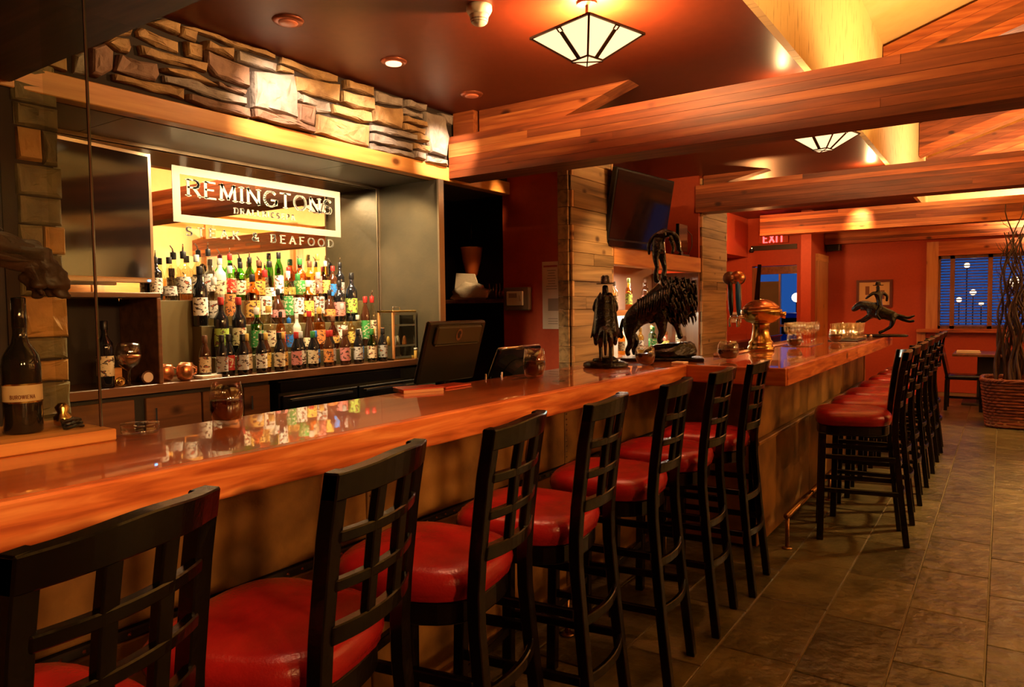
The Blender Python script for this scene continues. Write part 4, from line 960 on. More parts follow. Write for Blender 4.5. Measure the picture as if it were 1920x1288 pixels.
# upholstered front panels
for a, b in ((-1.2, .44), (.445, 1.62), (1.625, 2.885), (2.89, 4.15)):
    bm = bmesh.new(); box(bm, -1.709, -1.678, a, b, .665, .977, .006, 2); obj('front_panel', bm, M['leather'], br)
    bm = bmesh.new(); box(bm, -1.709, -1.672, a, b, .075, .635, .006, 2); obj('lower_panel', bm, M['leather'], br)
B('panel_rail', M['dark'], -1.709, -1.668, -1.2, 4.15, .638, .662, br, .004)
bm = bmesh.new(); box(bm, -1.70, -1.155, 4.128, 4.158, .60, .977, .006, 2); obj('front_panel', bm, M['leather'], br)
bm = bmesh.new(); box(bm, -1.70, -1.135, 4.110, 4.158, .02, .598, .006, 2); obj('lower_panel', bm, M['leather'], br)
for a, b in ((4.13, 5.45), (5.455, 6.84), (6.845, 7.95)):
    bm = bmesh.new(); box(bm, -1.189, -1.150, a, b, .625, .977, .006, 2); obj('front_panel', bm, M['leather'], br)
    bm = bmesh.new(); box(bm, -1.189, -1.132, a-.02, b-.0205, .02, .598, .006, 2); obj('lower_panel', bm, M['leather'], br)
B('panel_rail', M['leather'], -1.189, -1.122, 4.108, 7.95, .60, .622, br, .004)
B('end_board', M['fir_z'], -1.52, -1.14, 7.955, 7.99, 0, .977, br)
bm = bmesh.new()
def nail(y, z, x): lathe(bm, [(.006, 0), (.0045, .003), (0, .0045)], 6, c=(0, 0, 0))
nl = []
for y in (.445, 1.622, 2.887):
    for k in range(11): nl += [(-1.677, y+.014, .70+.025*k)]
for k in range(88): nl.append((-1.667, -.4+.05*k, .650))
for x, y, z in nl:
    c = bm.verts.new((x+.006, y, z)); ring = [bm.verts.new((x, y+.0055*math.cos(a*PI/3), z+.0055*math.sin(a*PI/3))) for a in range(6)]
    for i in range(6): bm.faces.new((ring[i], ring[(i+1) % 6], c))
stuff(obj('nailheads', bm, M['nail'], br))
# brass drip rail along the working edge
o = thing('drip_rail', 'brass drip rail on the inner edge of the far counter', 'rail', (-1.49, 5.3, 1.0703)); [(B('strip', M['brass'], -.028, .05, a, b, 0, .008, o, .002), B('lip', M['brass'], -.03, -.0285, a, b, 0, .022, o)) for a, b in ((-.80, -.15), (.07, 1.35))]
# foot rails
def footrail(x, y0, y1, lab):
    t = thing('foot_rail', lab, 'rail', (x, y0, 0))
    bm = bmesh.new(); tube(bm, [(0, 0, .19), (0, y1-y0, .19)], .017, 10); obj('rail', bm, M['rail'], t, True)
    n = max(2, int((y1-y0)/1.0)+1)
    for k in range(n):
        yy = .02+(y1-y0-.04)*k/(n-1); bm = bmesh.new(); tube(bm, [(0, yy, 0), (0, yy, .175)], .012, 8); bm2 = bm; lathe(bm2, [(.03, 0), (.03, .006), (.014, .012)], 10, c=(0, yy, 0)); obj('post', bm, M['rail'], t, True)
footrail(-1.0, 4.22, 7.9, 'copper foot rail along the right part of the bar'); footrail(-1.515, -.6, 3.7, 'copper foot rail along the left part of the bar')

# ------------------------------------------------------------------ bar stools
ZX = [(0, .272), (.264, .242), (.458, .223), (.63, .208), (.72, .207), (.815, .214), (1.0, .236), (1.118, .256)]
def px(z):
    for (za, xa), (zb, xb) in zip(ZX, ZX[1:]):
        if za <= z <= zb: return xa+(xb-xa)*(z-za)/(zb-za)
    return ZX[-1][1]
def bow(y, amt): return amt*(1-(y/.165)**2)
def make_stool(label):
    t = thing('bar_stool', label, 'stool', (0, 0, 0), 0, 'bar stools along the counter')
    # cushion: rounded trapezoid, domed
    bm = bmesh.new(); rings = []
    n = 28
    def outline(k, z):
        out = []
        for i in range(n):
            a = 2*PI*i/n; c, s = math.cos(a), math.sin(a)
            e = .62
            xx = math.copysign(abs(c)**e, c); yy = math.copysign(abs(s)**e, s)
            w = .205-.022*(xx)      # a little wider at the front
            out.append(bm.verts.new((-.008+xx*.208*k, yy*w*k, z)))
        return out
    for k, z in ((.93, .684), (.985, .692), (.985, .700), (1.0, .704), (1.02, .722), (1.0, .745), (.93, .761), (.80, .769), (.55, .774), (.25, .776)): rings.append(outline(k, z))
    for a, b in zip(rings, rings[1:]):
        for i in range(n): bm.faces.new((a[i], a[(i+1) % n], b[(i+1) % n], b[i]))
    bm.faces.new(rings[0][::-1]); bm.faces.new(rings[-1])
    obj('seat', bm, M['vinyl'], t, True)
    bm = bmesh.new(); rings = []
    for k, z in ((.90, .628), (.92, .626), (.95, .632), (.95, .683), (.90, .6835)): rings.append(outline(k, z))
    for a, b in zip(rings, rings[1:]):
        for i in range(n): bm.faces.new((a[i], a[(i+1) % n], b[(i+1) % n], b[i]))
    bm.faces.new(rings[0][::-1]); bm.faces.new(rings[-1]); obj('seat_frame', bm, M['stool'], t)
    for s in (-1, 1):
        bm = bmesh.new(); sweep(bm, [(x, s*(.153 if z > .6 else .153+.014*(1-z/.6)), z) for z, x in ZX], .0195, .0165, Vector((1, 0, 0))); obj('rear_post', bm, M['stool'], t)
        bm = bmesh.new(); sweep(bm, [(-.185, s*.178, 0), (-.172, s*.168, .64)], .0185, .0185, Vector((1, 0, 0))); obj('front_leg', bm, M['stool'], t)
        for z in (.30, .50):
            bm = bmesh.new(); sweep(bm, [(-.172, s*.172, z), (px(z)-.01, s*.175, z)], .009, .014); obj('side_rung', bm, M['stool'], t)
    for z in (.24, .46):
        bm = bmesh.new(); sweep(bm, [(-.178, -.165, z), (-.178, .165, z)], .011, .015); obj('front_rung', bm, M['stool'], t)
    for z in (.30, .47):
        bm = bmesh.new(); sweep(bm, [(px(z)+bow(y, .03), y, z) for y in [-.150+.30*i/8 for i in range(9)]], .008, .016); obj('rear_rung', bm, M['stool'], t)
    def rail(z0, z1, th, nm, crest=0):
        bm = bmesh.new(); rings = []
        for i in range(13):
            y = -.1725+.345*i/12 if crest else -.145+.29*i/12
            zt = z1+crest*(math.exp(-(y/.11)**2)*1.0)
            zz0 = z0+(crest*.6*math.exp(-(y/.12)**2))
            bx = bow(max(-.165, min(.165, y)), .036)
            rings.append([bm.verts.new((px(zz0)+bx-th, y, zz0)), bm.verts.new((px(zz0)+bx+th, y, zz0)), bm.verts.new((px(min(1.118, zt))+bx+th, y, zt)), bm.verts.new((px(min(1.118, zt))+bx-th, y, zt))])
        for a, b in zip(rings, rings[1:]):
            for k in range(4): bm.faces.new((a[k], a[(k+1) % 4], b[(k+1) % 4], b[k]))
        bm.faces.new(rings[0][::-1]); bm.faces.new(rings[-1]); obj(nm, bm, M['stool'], t)
    rail(1.066, 1.116, .0165, 'top_rail', .012); rail(.985, 1.008, .011, 'back_rail'); rail(.895, .918, .011, 'back_rail'); rail(.795, .832, .012, 'back_rail')
    for s in (-1, 1):
        y = s*.050; bm = bmesh.new(); sweep(bm, [(px(z)+bow(y, .036), y, z) for z in (.82, .90, 1.0, 1.075)], .0155, .0095, Vector((1, 0, 0))); obj('back_slat', bm, M['stool'], t)
    for o in list(t.children):
        if o.name.split('.')[0] != 'seat':
            b2 = bmesh.new(); b2.from_mesh(o.data); es = [e for e in b2.edges if len(e.link_faces) == 2 and e.calc_face_angle(0) > .6]
            bmesh.ops.bevel(b2, geom=es, offset=.0028, segments=1, affect='EDGES'); b2.to_mesh(o.data); b2.free()
    return t
LS = [(-1.252, .443, -16), (-1.245, .938, -15), (-1.262, 1.454, -11), (-1.256, 1.95, -8.5), (-1.258, 2.53, -7), (-1.26, 3.075, -5), (-1.25, 3.59, -4)]
RS = [(4.725, -12), (5.25, -5), (5.78, -4), (6.36, -3), (6.89, -4), (7.40, -3), (7.88, -3)]
LL = ['bar stool nearest the camera, at the left edge of the picture', 'bar stool at the left bar, second from the camera, big bright red seat', 'bar stool at the left bar, third from the camera', 'bar stool at the left bar, fourth from the camera',
      'bar stool at the left bar, fifth from the camera', 'bar stool at the left bar, sixth, before the counter steps out', 'bar stool tucked into the corner where the counter steps out']
RL = ['bar stool at the right bar nearest the camera, seen side on', 'second bar stool in the right row, behind the side-on one', 'third bar stool in the right row', 'fourth bar stool in the right row', 'fifth bar stool in the right row', 'sixth bar stool in the right row', 'last and farthest bar stool in the right row']
proto = make_stool(LL[0])
first = True
for (xs_, y, a), lb in zip(LS, LL):
    loc, rz = (xs_, y, 0), R(a)*-1
    if first: proto.location = loc; proto.rotation_euler = (0, 0, rz); first = False
    else: dup(proto, loc, rz, lb)
for (y, a), lb in zip(RS, RL): dup(proto, (-.735, y, 0), R(a)*-1, lb)

# ------------------------------------------------------------------ ceiling fixtures
def pendant(cx_, cy_, rot, label):
    t = thing('ceiling_lamp', label, 'lamp', (cx_, cy_, 2.844), rot, 'leaded glass ceiling lamps')
    zr, zb, hr, hb = -.157, -.272, .192, .052
    T4 = [(-1, -1), (1, -1), (1, 1), (-1, 1)]
    for i in range(4):
        a, b = T4[i], T4[(i+1) % 4]
        v = [Vector((a[0]*hr, a[1]*hr, zr)), Vector((b[0]*hr, b[1]*hr, zr)), Vector((b[0]*hb, b[1]*hb, zb)), Vector((a[0]*hb, a[1]*hb, zb))]
        nrm = (v[1]-v[0]).cross(v[3]-v[0]).normalized(); 
        if nrm.z > 0: nrm = -nrm
        bm = bmesh.new(); lo = [bm.verts.new(p*.995) for p in v]; hi = [bm.verts.new(p*.995-nrm*.004) for p in v]
        bm.faces.new(lo); bm.faces.new(hi[::-1])
        for k in range(4): bm.faces.new((lo[k], lo[(k+1) % 4], hi[(k+1) % 4], hi[k]))
        obj('glass_panel', bm, M['lamp_glass'], t)
        bm = bmesh.new(); mid = (v[0]+v[1])/2; mb = (v[2]+v[3])/2
        sweep(bm, [v[0], v[3]], .005, .004, Vector((0, 0, 1))); obj('hip_bar', bm, M['lamp_metal'], t)
        bm = bmesh.new(); sweep(bm, [v[0], v[1]], .005, .005); obj('rim_bar', bm, M['lamp_metal'], t)
        bm = bmesh.new(); sweep(bm, [v[3], v[2]], .004, .004); obj('base_bar', bm, M['lamp_metal'], t)
        bm = bmesh.new(); p0 = mid+nrm*.004; p1 = mb+nrm*.004; d = (v[1]-v[0]).normalized()
        q = p0+(p1-p0)*.02; q2 = p0+(p1-p0)*.14
        sweep(bm, [q2, p1], .011, .002, nrm); 
        for sgn in (-1, 1): sweep(bm, [q+d*sgn*.012, q2+d*sgn*.012], .003, .002, nrm)
        sweep(bm, [q-d*.014, q+d*.014], .003, .002, nrm); obj('panel_bar', bm, M['lamp_metal'], t)
    bm = bmesh.new(); box(bm, -hb, hb, -hb, hb, zb-.004, zb); obj('bottom_glass', bm, M['lamp_glass'], t)
    bm = bmesh.new(); sweep(bm, [(-hb, -hb, zb-.006), (hb, hb, zb-.006)], .003, .003); sweep(bm, [(-hb, hb, zb-.006), (hb, -hb, zb-.006)], .003, .003); obj('cross_bar', bm, M['lamp_metal'], t)
    bm = bmesh.new(); tube(bm, [(0, 0, zr+.0), (0, 0, 0)], .008, 6); lathe(bm, [(.05, -.012), (.05, 0)], 14); obj('stem', bm, M['lamp_metal'], t)
    bm = bmesh.new()
    sweep(bm, [(-hr, 0, zr), (hr, 0, zr)], .004, .004); sweep(bm, [(0, -hr, zr), (0, hr, zr)], .004, .004); obj('spider', bm, M['lamp_metal'], t)
    for s in (-1, 1): light('POINT', 'lamp_bulb', (cx_+.05*s, cy_+.05, 2.725), 66 if cy_ < 4 else 40, (1, .56, .22), .02)
    return t
pendant(-1.664, 3.108, R(-15), 'pyramid glass ceiling lamp, large and near, over the bar')
pendant(-1.16, 5.95, R(-15), 'pyramid glass ceiling lamp half hidden behind the nearest beam')
for i, (x, y, m) in enumerate(((-2.974, 2.413, 'spot_dim'), (-2.969, 3.162, 'spot_lens'), (-2.995, 3.943, 'spot_dim'))):
    t = thing('recessed_spot', ['recessed eyeball spot nearest the camera in the red ceiling', 'recessed spot with bright lens, middle of three', 'recessed eyeball spot farthest, by the beam end'][i], 'lamp', (x, y, 2.844), 0, 'recessed ceiling spots')
    bm = bmesh.new(); lathe(bm, [(.052, -.012), (.072, -.010), (.078, -.001), (.078, 0)], 20); obj('trim_ring', bm, mat('ring', (.30, .08, .04), .3, metal=.6), t, True)
    bm = bmesh.new(); lathe(bm, [(.048, -.013), (.046, -.018), (.030, -.022), (.0, -.022)], 18); obj('lens', bm, M[m], t, True)
t = thing('smoke_detector', 'ivory smoke detector on the red ceiling beside the near lamp', 'smoke detector', (-2.105, 2.841, 2.844))
bm = bmesh.new(); lathe(bm, [(.062, 0), (.062, -.022), (.052, -.040), (.046, -.042)], 20); obj('base', bm, M['white_plastic'], t, True)
bm = bmesh.new(); lathe(bm, [(.047, -.042), (.040, -.075), (.030, -.085), (.0, -.085)], 20); obj('head', bm, M['white_plastic'], t, True)
bm = bmesh.new(); lathe(bm, [(.0435, -.062), (.0425, -.068)], 20); lathe(bm, [(.041, -.074), (.039, -.078)], 20); obj('vent_ring', bm, M['ink'], t)

# ------------------------------------------------------------------ glass case at the left end of the counter
gc = thing('glass_case', 'tall glass case on a fir base at the left end of the counter', 'display case', (-1.9, .95, 1.0705))
B('base_board', M['fir_y'], -.30, .012, -1.2, 0, 0, .030, gc, .003); B('glass_front', M['pane'], -.062, -.054, -1.2, -.006, .0305, 1.285, gc); B('glass_end', M['pane'], -.28, -.064, -.014, -.006, .0305, 1.285, gc)
B('corner_strip', M['edge_glass'], -.064, -.054, -.0058, -.002, .0305, 1.285, gc); B('corner_strip', M['lamp_metal'], -.0538, -.0505, -.010, -.0062, .0305, 1.285, gc)
B('edge_and_reflection', M['chrome'], -.284, -.280, -.212, -.206, .0305, 1.285, gc); B('edge_and_reflection', M['brass'], -.284, -.281, -.158, -.1565, .0305, 1.285, gc)  # the thin brass sliver is added in place of a reflection line
GB = 1.1015
def burgundy(loc, lab):
    o = thing('wine_bottle', lab, 'bottle', loc, R(-21), 'wine bottles in the glass case')
    k = .043/.0375
    bm = bmesh.new(); lathe(bm, [(.040, 0), (.043, .005), (.043, .17), (.039, .195), (.020, .225), (.0155, .245), (.0155, .335), (.0, .336)], 20); obj('bottle_glass', bm, GL['black'], o, True)
    bm = bmesh.new(); lathe(bm, [(.0438, .080), (.0438, .122)], 14, a0=R(-100), a1=R(100)); lb = obj('label', bm, M['wine_label'], o, True)
    bm = bmesh.new()
    for z in (.079, .123): lathe(bm, [(.0441, z-.002), (.0441, z+.002)], 14, a0=R(-100), a1=R(100))
    obj('label_band', bm, M['brass'], lb, True)
    bm = bmesh.new(); word(bm, 'BUROWIENA', .009, .002, lambda u, v, w: (.0441*math.cos((u-.028)/.0441)+w*.3, .0441*math.sin((u-.028)/.0441), .088+v), .2, serif=False, depth=.0006, width=.056); obj('label_lettering', bm, M['art_ink'], lb)
    bm = bmesh.new(); lathe(bm, [(.0162, .262), (.0168, .264), (.0168, .336), (.014, .339)], 14); obj('capsule', bm, M['black_gloss'], o, True)
    return o
burgundy((-2.035, .795, GB), 'dark wine bottle with cream label, right one in the glass case'); burgundy((-2.045, .700, GB), 'dark wine bottle with cream label cut by the left picture edge')
def skin(name, V, E, m, parent, sub=2, loc=None):
    """V: list of (x,y,z,r) or (x,y,z,rx,ry); E: edges; grown with the skin modifier into one continuous surface"""
    me = bpy.data.meshes.new('skeleton'); me.from_pydata([v[:3] for v in V], E, []); o = bpy.data.objects.new('skeleton', me); COL.objects.link(o)
    md = o.modifiers.new('Skin', 'SKIN'); md.use_smooth_shade = True; md.branch_smoothing = .6
    for i, v in enumerate(V):
        s = me.skin_vertices[0].data[i]; s.radius = (v[3], v[4] if len(v) > 4 else v[3]); s.use_root = (i == 0)
    sd = o.modifiers.new('Subdivision', 'SUBSURF'); sd.levels = sub; sd.render_levels = sub
    dg = bpy.context.evaluated_depsgraph_get(); dg.update()
    me2 = bpy.data.meshes.new_from_object(o.evaluated_get(dg)); bpy.data.objects.remove(o)
    for p in me2.polygons: p.use_smooth = True
    me2.materials.clear(); me2.materials.append(m)
    return link(name, me2, None, parent)
def chain(*idx): return [(a, b) for a, b in zip(idx, idx[1:])]
# driftwood sculpture over the wine bottles
t = thing('driftwood_sculpture', 'dark twisted driftwood carving over the wine bottles in the glass case', 'sculpture', (-2.06, .80, GB))
bm = bmesh.new()
for (y0_, z0_, ry, rx, rz_, tl_) in ((-.10, .470, .175, .050, .030, -.08), (-.06, .445, .150, .040, .022, -.16), (.02, .455, .085, .042, .026, -.5), (-.14, .500, .120, .035, .014, .05), (.075, .410, .085, .040, .034, -1.1), (.040, .395, .060, .034, .018, -1.25), (-.09, .410, .090, .034, .020, .45)):
    m2 = Matrix.Translation((0.0, y0_, z0_)) @ Matrix.Rotation(tl_, 4, 'X') @ Matrix.Diagonal((rx, ry, rz_, 1))
    bmesh.ops.create_icosphere(bm, subdivisions=4, radius=1, matrix=m2)
bm.normal_update()
for v in bm.verts:
    q = abs(noise.noise(Vector((v.co.x*30, v.co.y*7, v.co.z*52))))*.030+noise.noise(v.co*40)*.006-.008
    v.co += v.normal*q
obj('driftwood_canopy', bm, M['driftwood'], t, True)
V = [(0, -.15, .47, .03), (-.06, -.19, .40, .024), (-.08, -.20, .2, .022), (-.08, -.20, .0, .03)]
skin('carved_post', V, chain(0, 1, 2, 3), M['driftwood'], t)
t = thing('metal_ornaments', 'heap of dark metal rings and a brass knob in the case corner', 'ornaments', (-2.02, .895, GB))
bm = bmesh.new(); lathe(bm, [(.010, 0), (.020, .004), (.022, .025), (.012, .035), (.018, .05), (.010, .06), (0, .062)], 14, c=(-.035, -.0, 0)); obj('knob', bm, M['brass'], t, True)
for k in range(3):
    bm = bmesh.new(); tube(bm, [(.018*math.cos(a*PI/6)+.035-.02*k, .022*math.sin(a*PI/6)-.005+.006*k, .006+.006*k+.004*math.cos(a)) for a in range(13)], .004, 6, False); obj('ring', bm, M['bronze'], t, True)

# ------------------------------------------------------------------ things on the bar
ZB = 1.0706
def globe(loc, label, s=1.0, tall=False, group=None):
    t = thing('stemless_glass', label, 'glass', loc, 0, group)
    if tall: pr = [(.026, 0), (.040, .012), (.048, .045), (.047, .075), (.040, .122), (.0385, .122), (.0455, .075), (.0462, .045), (.038, .015), (.0, .008)]; fl_ = [(0, .009), (.036, .016), (.0455, .045), (.045, .070), (0, .071)]
    else: pr = [(.026, 0), (.046, .014), (.058, .05), (.054, .085), (.043, .108), (.0415, .108), (.052, .084), (.0562, .05), (.044, .017), (0, .009)]; fl_ = [(0, .010), (.042, .018), (.0555, .048), (.054, .062), (0, .063)]
    bm = bmesh.new(); lathe(bm, [(r*s, z*s) for r, z in pr], 20); obj('glass_bowl', bm, M['glass'], t, True)
    bm = bmesh.new(); lathe(bm, [(r*s*.985, z*s) for r, z in fl_], 18); obj('dark_contents', bm, M['dark_drink'], t, True)
    return t
globe((-1.865, 1.255, ZB), 'stemless glass of dark drink alone on the near counter', 1.0, True); globe((-1.80, 2.82, ZB), 'stemless glass of dark drink in front of the till terminal', 1.12, True)
globe((-1.648, 3.735, ZB), 'round glass of dark drink between the two near statues', 1.0); globe((-1.33, 4.20, ZB), 'round glass of dark drink at the corner where the counter steps out', 1.08)
globe((-1.30, 5.70, ZB), 'round glass of dark drink before the stemmed glasses', 1.0); globe((-1.19, 6.68, ZB), 'round glass of dark drink before the tray of tumblers', 1.0)
t = thing('glass_dish', 'low round clear glass dish beside the glass case base', 'dish', (-1.905, 1.02, ZB))
bm = bmesh.new(); lathe(bm, [(.042, 0), (.046, .004), (.047, .026), (.044, .026), (.043, .007), (0, .006)], 22); obj('dish', bm, M['glass'], t, True); bm = bmesh.new(); lathe(bm, [(0, .0265), (.048, .0268), (.048, .033), (0, .036)], 22); obj('lid', bm, M['glass'], t, True)
mn = thing('menu_stack', 'small stack of red menus on the near counter', 'menus', (-1.93, 2.16, ZB), R(-25))
B('pages', M['page'], -.055, .055, -.085, .085, .0, .012, mn); B('cover', M['menu_red'], -.058, .058, -.088, .088, .0122, .017, mn, .002)
tag(B('menu_board', M['menu_red'], -1.965, -1.87, 2.26, 2.43, ZB, ZB+.008, None, .002), 'thin red menu lying behind the menu stack', 'menu')
# till terminals seen from behind
def logo_head(bm):
    pr = arc(0, 0, .020, .028, 0, 360, 20); prism(bm, pr[:-1], 'X', .0, .001)
tl = thing('till_monitor', 'black till monitor seen from behind, oval emblem on its back', 'monitor', (-2.10, 2.565, .80))
B('stand_foot', M['black'], -.12, .02, -.10, .10, .02, .045, tl, .004)
o = B('neck', M['black_gloss'], -.06, -.025, -.035, .035, .045, .30, tl, .004); o = B('screen_back', mat('black olive shell', (.016, .014, .009), .32), -.012, .018, -.205, .205, .0, .29, tl, .008); o.location = (-.035, 0, .265); o.rotation_euler = (0, R(17), 0)
o2 = B('back_bulge', mat('olive black shell', (.050, .042, .020), .36), .0185, .035, -.165, .165, .185, .280, tl, .012); o2.location = o.location; o2.rotation_euler = o.rotation_euler
bm = bmesh.new(); logo_head(bm); o3 = obj('oval_emblem', bm, M['trim_steel'], tl); o3.location = (.0688, -.01, .48); o3.rotation_euler = o.rotation_euler
bm = bmesh.new(); prism(bm, [(-.008, -.016), (.010, -.016), (.006, 0), (.012, .006), (.006, .018), (-.006, .018), (-.012, .004)], 'X', .001, .0018); o4 = obj('emblem_figure', bm, M['black'], o3)
B('counter_under', M['dark'], -.20, .02, -.24, .24, 0, .0199, tl)
struct(B('bar_worktop', M['dark'], -2.32, -1.968, -1.0, 4.2, .74, .7995)) if False else None
ub = thing('under_bar_shelf', 'dark steel worktop behind the bar under the till terminals', 'worktop', (-2.12, 1.6, 0)); B('top', M['dark'], -.16, .165, -2.6, 2.6, .74, .7999, ub); B('body', M['dark'], -.14, .165, -2.6, 2.6, 0, .7399, ub)
tl2 = thing('till_terminal', 'black till terminal with rounded hood, right of the till monitor', 'monitor', (-2.10, 3.10, .80))
B('foot', M['black'], -.12, .02, -.12, .12, 0, .03, tl2, .004); o = B('panel', M['black_gloss'], -.014, .014, -.19, .19, 0, .30, tl2, .006); o.location = (-.085, 0, .12); o.rotation_euler = (0, R(24), 0)
B('neck', M['black'], -.09, -.05, -.05, .05, .03, .22, tl2, .004)
bm = bmesh.new(); prism(bm, [(-.10, 0)]+[( .10*math.cos(R(180-15*i)), .14+.06*math.sin(R(180-15*i))) for i in range(13)]+[(.10, 0)], 'X', .016, .07); o2 = obj('hood', bm, mat('black rubber', (.012, .012, .012), .5), tl2); o2.location = o.location; o2.rotation_euler = o.rotation_euler; o2.scale = (1, 1, 1.2)
bm = bmesh.new(); tube(bm, [(.035, -.19, .395), (.038, .0, .398), (.035, .19, .395)], .006, 6); obj('top_trim', bm, M['chrome'], tl2, True)
for i, (y, lb) in enumerate(((2.71, 'thin chrome pen upright between the till terminals'), (2.80, 'slanted chrome pen between the till terminals'))):
    t = thing('pen', lb, 'pen', (-2.0, y, .80)); bm = bmesh.new(); tube(bm, [(0, 0, 0), (.0 if i == 0 else .01, 0 if i == 0 else .03, .29)], .005, 6); obj('shaft', bm, M['chrome'], t, True)

# bronze statues
def statue_root(name, label, loc, deg): return thing(name, label, 'statue', loc, R(deg))
S1 = statue_root('horseman_statue', 'black bronze of a hatted rider on a standing horse, seen from behind', (-1.775, 3.50, ZB), 26.5)
bm = bmesh.new(); lathe(bm, [(.115, 0), (.122, .006), (.120, .022), (.105, .030), (.09, .034), (.0, .036)], 24); 
for v in bm.verts: v.co.y *= .72
o = obj('plinth', bm, M['bronze'], S1, True)
V = [(0, .0, .205, .036, .046), (0, -.055, .21, .038, .050), (0, -.095, .215, .030, .036), (0, .06, .215, .034, .044), (0, .10, .24, .024, .032), (0, .135, .285, .018, .024), (0, .165, .31, .015, .02), (0, .195, .285, .010, .014),
     (-.026, -.10, .16, .020), (-.026, -.085, .115, .011), (-.026, -.105, .07, .008), (-.026, -.10, .036, .011), (.026, -.10, .16, .020), (.030, -.085, .115, .011), (.030, -.105, .07, .008), (.030, -.10, .036, .011),
     (-.026, .07, .15, .016), (-.026, .072, .10, .010), (-.026, .07, .036, .010), (.026, .07, .15, .016), (.026, .072, .10, .010), (.026, .07, .036, .010), (0, -.125, .20, .010), (0, -.14, .14, .012), (0, -.135, .07, .006)]
skin('horse', V, chain(0, 1, 2)+chain(0, 3, 4, 5, 6, 7)+chain(2, 8, 9, 10, 11)+chain(2, 12, 13, 14, 15)+chain(3, 16, 17, 18)+chain(3, 19, 20, 21)+chain(2, 22, 23, 24), M['bronze'], S1)
V = [(0, -.01, .255, .034, .03), (0, -.008, .31, .036, .026), (0, -.004, .36, .042, .026), (0, 0, .395, .018, .016), (0, .004, .425, .019), (0, .004, .445, .016),
     (-.045, .0, .365, .017), (-.060, .015, .315, .014), (-.035, .05, .285, .011), (.045, .0, .365, .017), (.060, .015, .315, .014), (.035, .05, .285, .011),
     (-.045, .01, .235, .022), (-.055, .03, .18, .016), (-.052, .02, .13, .012), (-.052, .045, .12, .009), (.045, .01, .235, .022), (.055, .03, .18, .016), (.052, .02, .13, .012), (.052, .045, .12, .009)]
skin('rider', V, chain(0, 1, 2, 3, 4, 5)+chain(2, 6, 7, 8)+chain(2, 9, 10, 11)+chain(0, 12, 13, 14, 15)+chain(0, 16, 17, 18, 19), M['bronze'], S1)
bm = bmesh.new(); lathe(bm, [(.046, .448), (.048, .452), (.024, .455), (.022, .488), (.014, .496), (.0, .494)], 18, c=(0, .004, 0)); obj('hat', bm, M['bronze'], S1, True)
bm = bmesh.new(); rings = []
for z, r, ry, dy in ((.40, .030, .022, -.004), (.37, .050, .030, -.006), (.32, .056, .036, -.012), (.26, .062, .050, -.025), (.20, .072, .060, -.030), (.165, .078, .064, -.030)):
    rings.append([bm.verts.new((r*math.cos(a)*(1+.06*math.sin(5*a)), dy+ry*math.sin(a)*(1+.06*math.sin(7*a)), z+.006*math.sin(6*a))) for a in [R(170)+R(200)*i/24 for i in range(25)]])
for a, b in zip(rings, rings[1:]):
    for i in range(24): bm.faces.new((a[i], a[i+1], b[i+1], b[i]))
o = obj('long_coat', bm, M['bronze'], S1, True); md = o.modifiers.new('Solid', 'SOLIDIFY'); md.thickness = .006
bm = bmesh.new(); bmesh.ops.create_icosphere(bm, subdivisions=2, radius=1)
for v in bm.verts: k = 1+.3*noise.noise(v.co*2); v.co = Vector((v.co.x*.075*k, v.co.y*.055*k, max(0, v.co.z*.03*k)+.030))
obj('rock', bm, M['bronze'], S1, True)

S2 = statue_root('bison_statue', 'large black bronze of a shaggy bison with a leaping horse above it', (-1.635, 4.07, ZB), 22.6)
bm = bmesh.new(); box(bm, -.29, .19, -.11, .11, 0, .022, .006, 2); obj('plinth', bm, M['bronze'], S2)
bm = bmesh.new(); bmesh.ops.create_icosphere(bm, subdivisions=3, radius=1)
for v in bm.verts: k = 1+.25*noise.noise(v.co*1.7+Vector((3, 1, 2))); v.co = Vector((v.co.x*.15*k-.01, v.co.y*.09*k, max(0, (v.co.z*.085+.3*max(0, v.co.x+.3)*.09)*k)+.0225))
obj('rock', bm, M['bronze'], S2, True)
V = [(-.10, 0, .335, .095, .10), (-.18, 0, .285, .085, .092), (-.235, 0, .225, .060, .070), (-.02, 0, .385, .105, .10), (.045, 0, .405, .085, .082), (.085, 0, .375, .066, .064), (.095, 0, .315, .050, .050), (.085, 0, .265, .034, .036),
     (-.245, -.055, .165, .042), (-.225, -.058, .11, .022), (-.255, -.058, .06, .015), (-.24, -.058, .030, .019), (-.235, .055, .165, .040), (-.20, .058, .11, .022), (-.22, .058, .065, .015), (-.205, .058, .030, .019),
     (-.055, -.06, .245, .042), (-.045, -.062, .175, .024), (-.065, -.062, .13, .018), (-.05, -.062, .105, .021), (.0, .06, .26, .038), (.04, .062, .215, .024), (.05, .062, .17, .017), (.065, .062, .125, .020), (-.275, 0, .26, .013), (-.295, 0, .18, .011), (-.285, 0, .13, .016)]
skin('bison', V, chain(0, 1, 2)+chain(0, 3, 4, 5, 6, 7)+chain(2, 8, 9, 10, 11)+chain(2, 12, 13, 14, 15)+chain(3, 16, 17, 18, 19)+chain(3, 20, 21, 22, 23)+chain(2, 24, 25, 26), M['bronze'], S2)
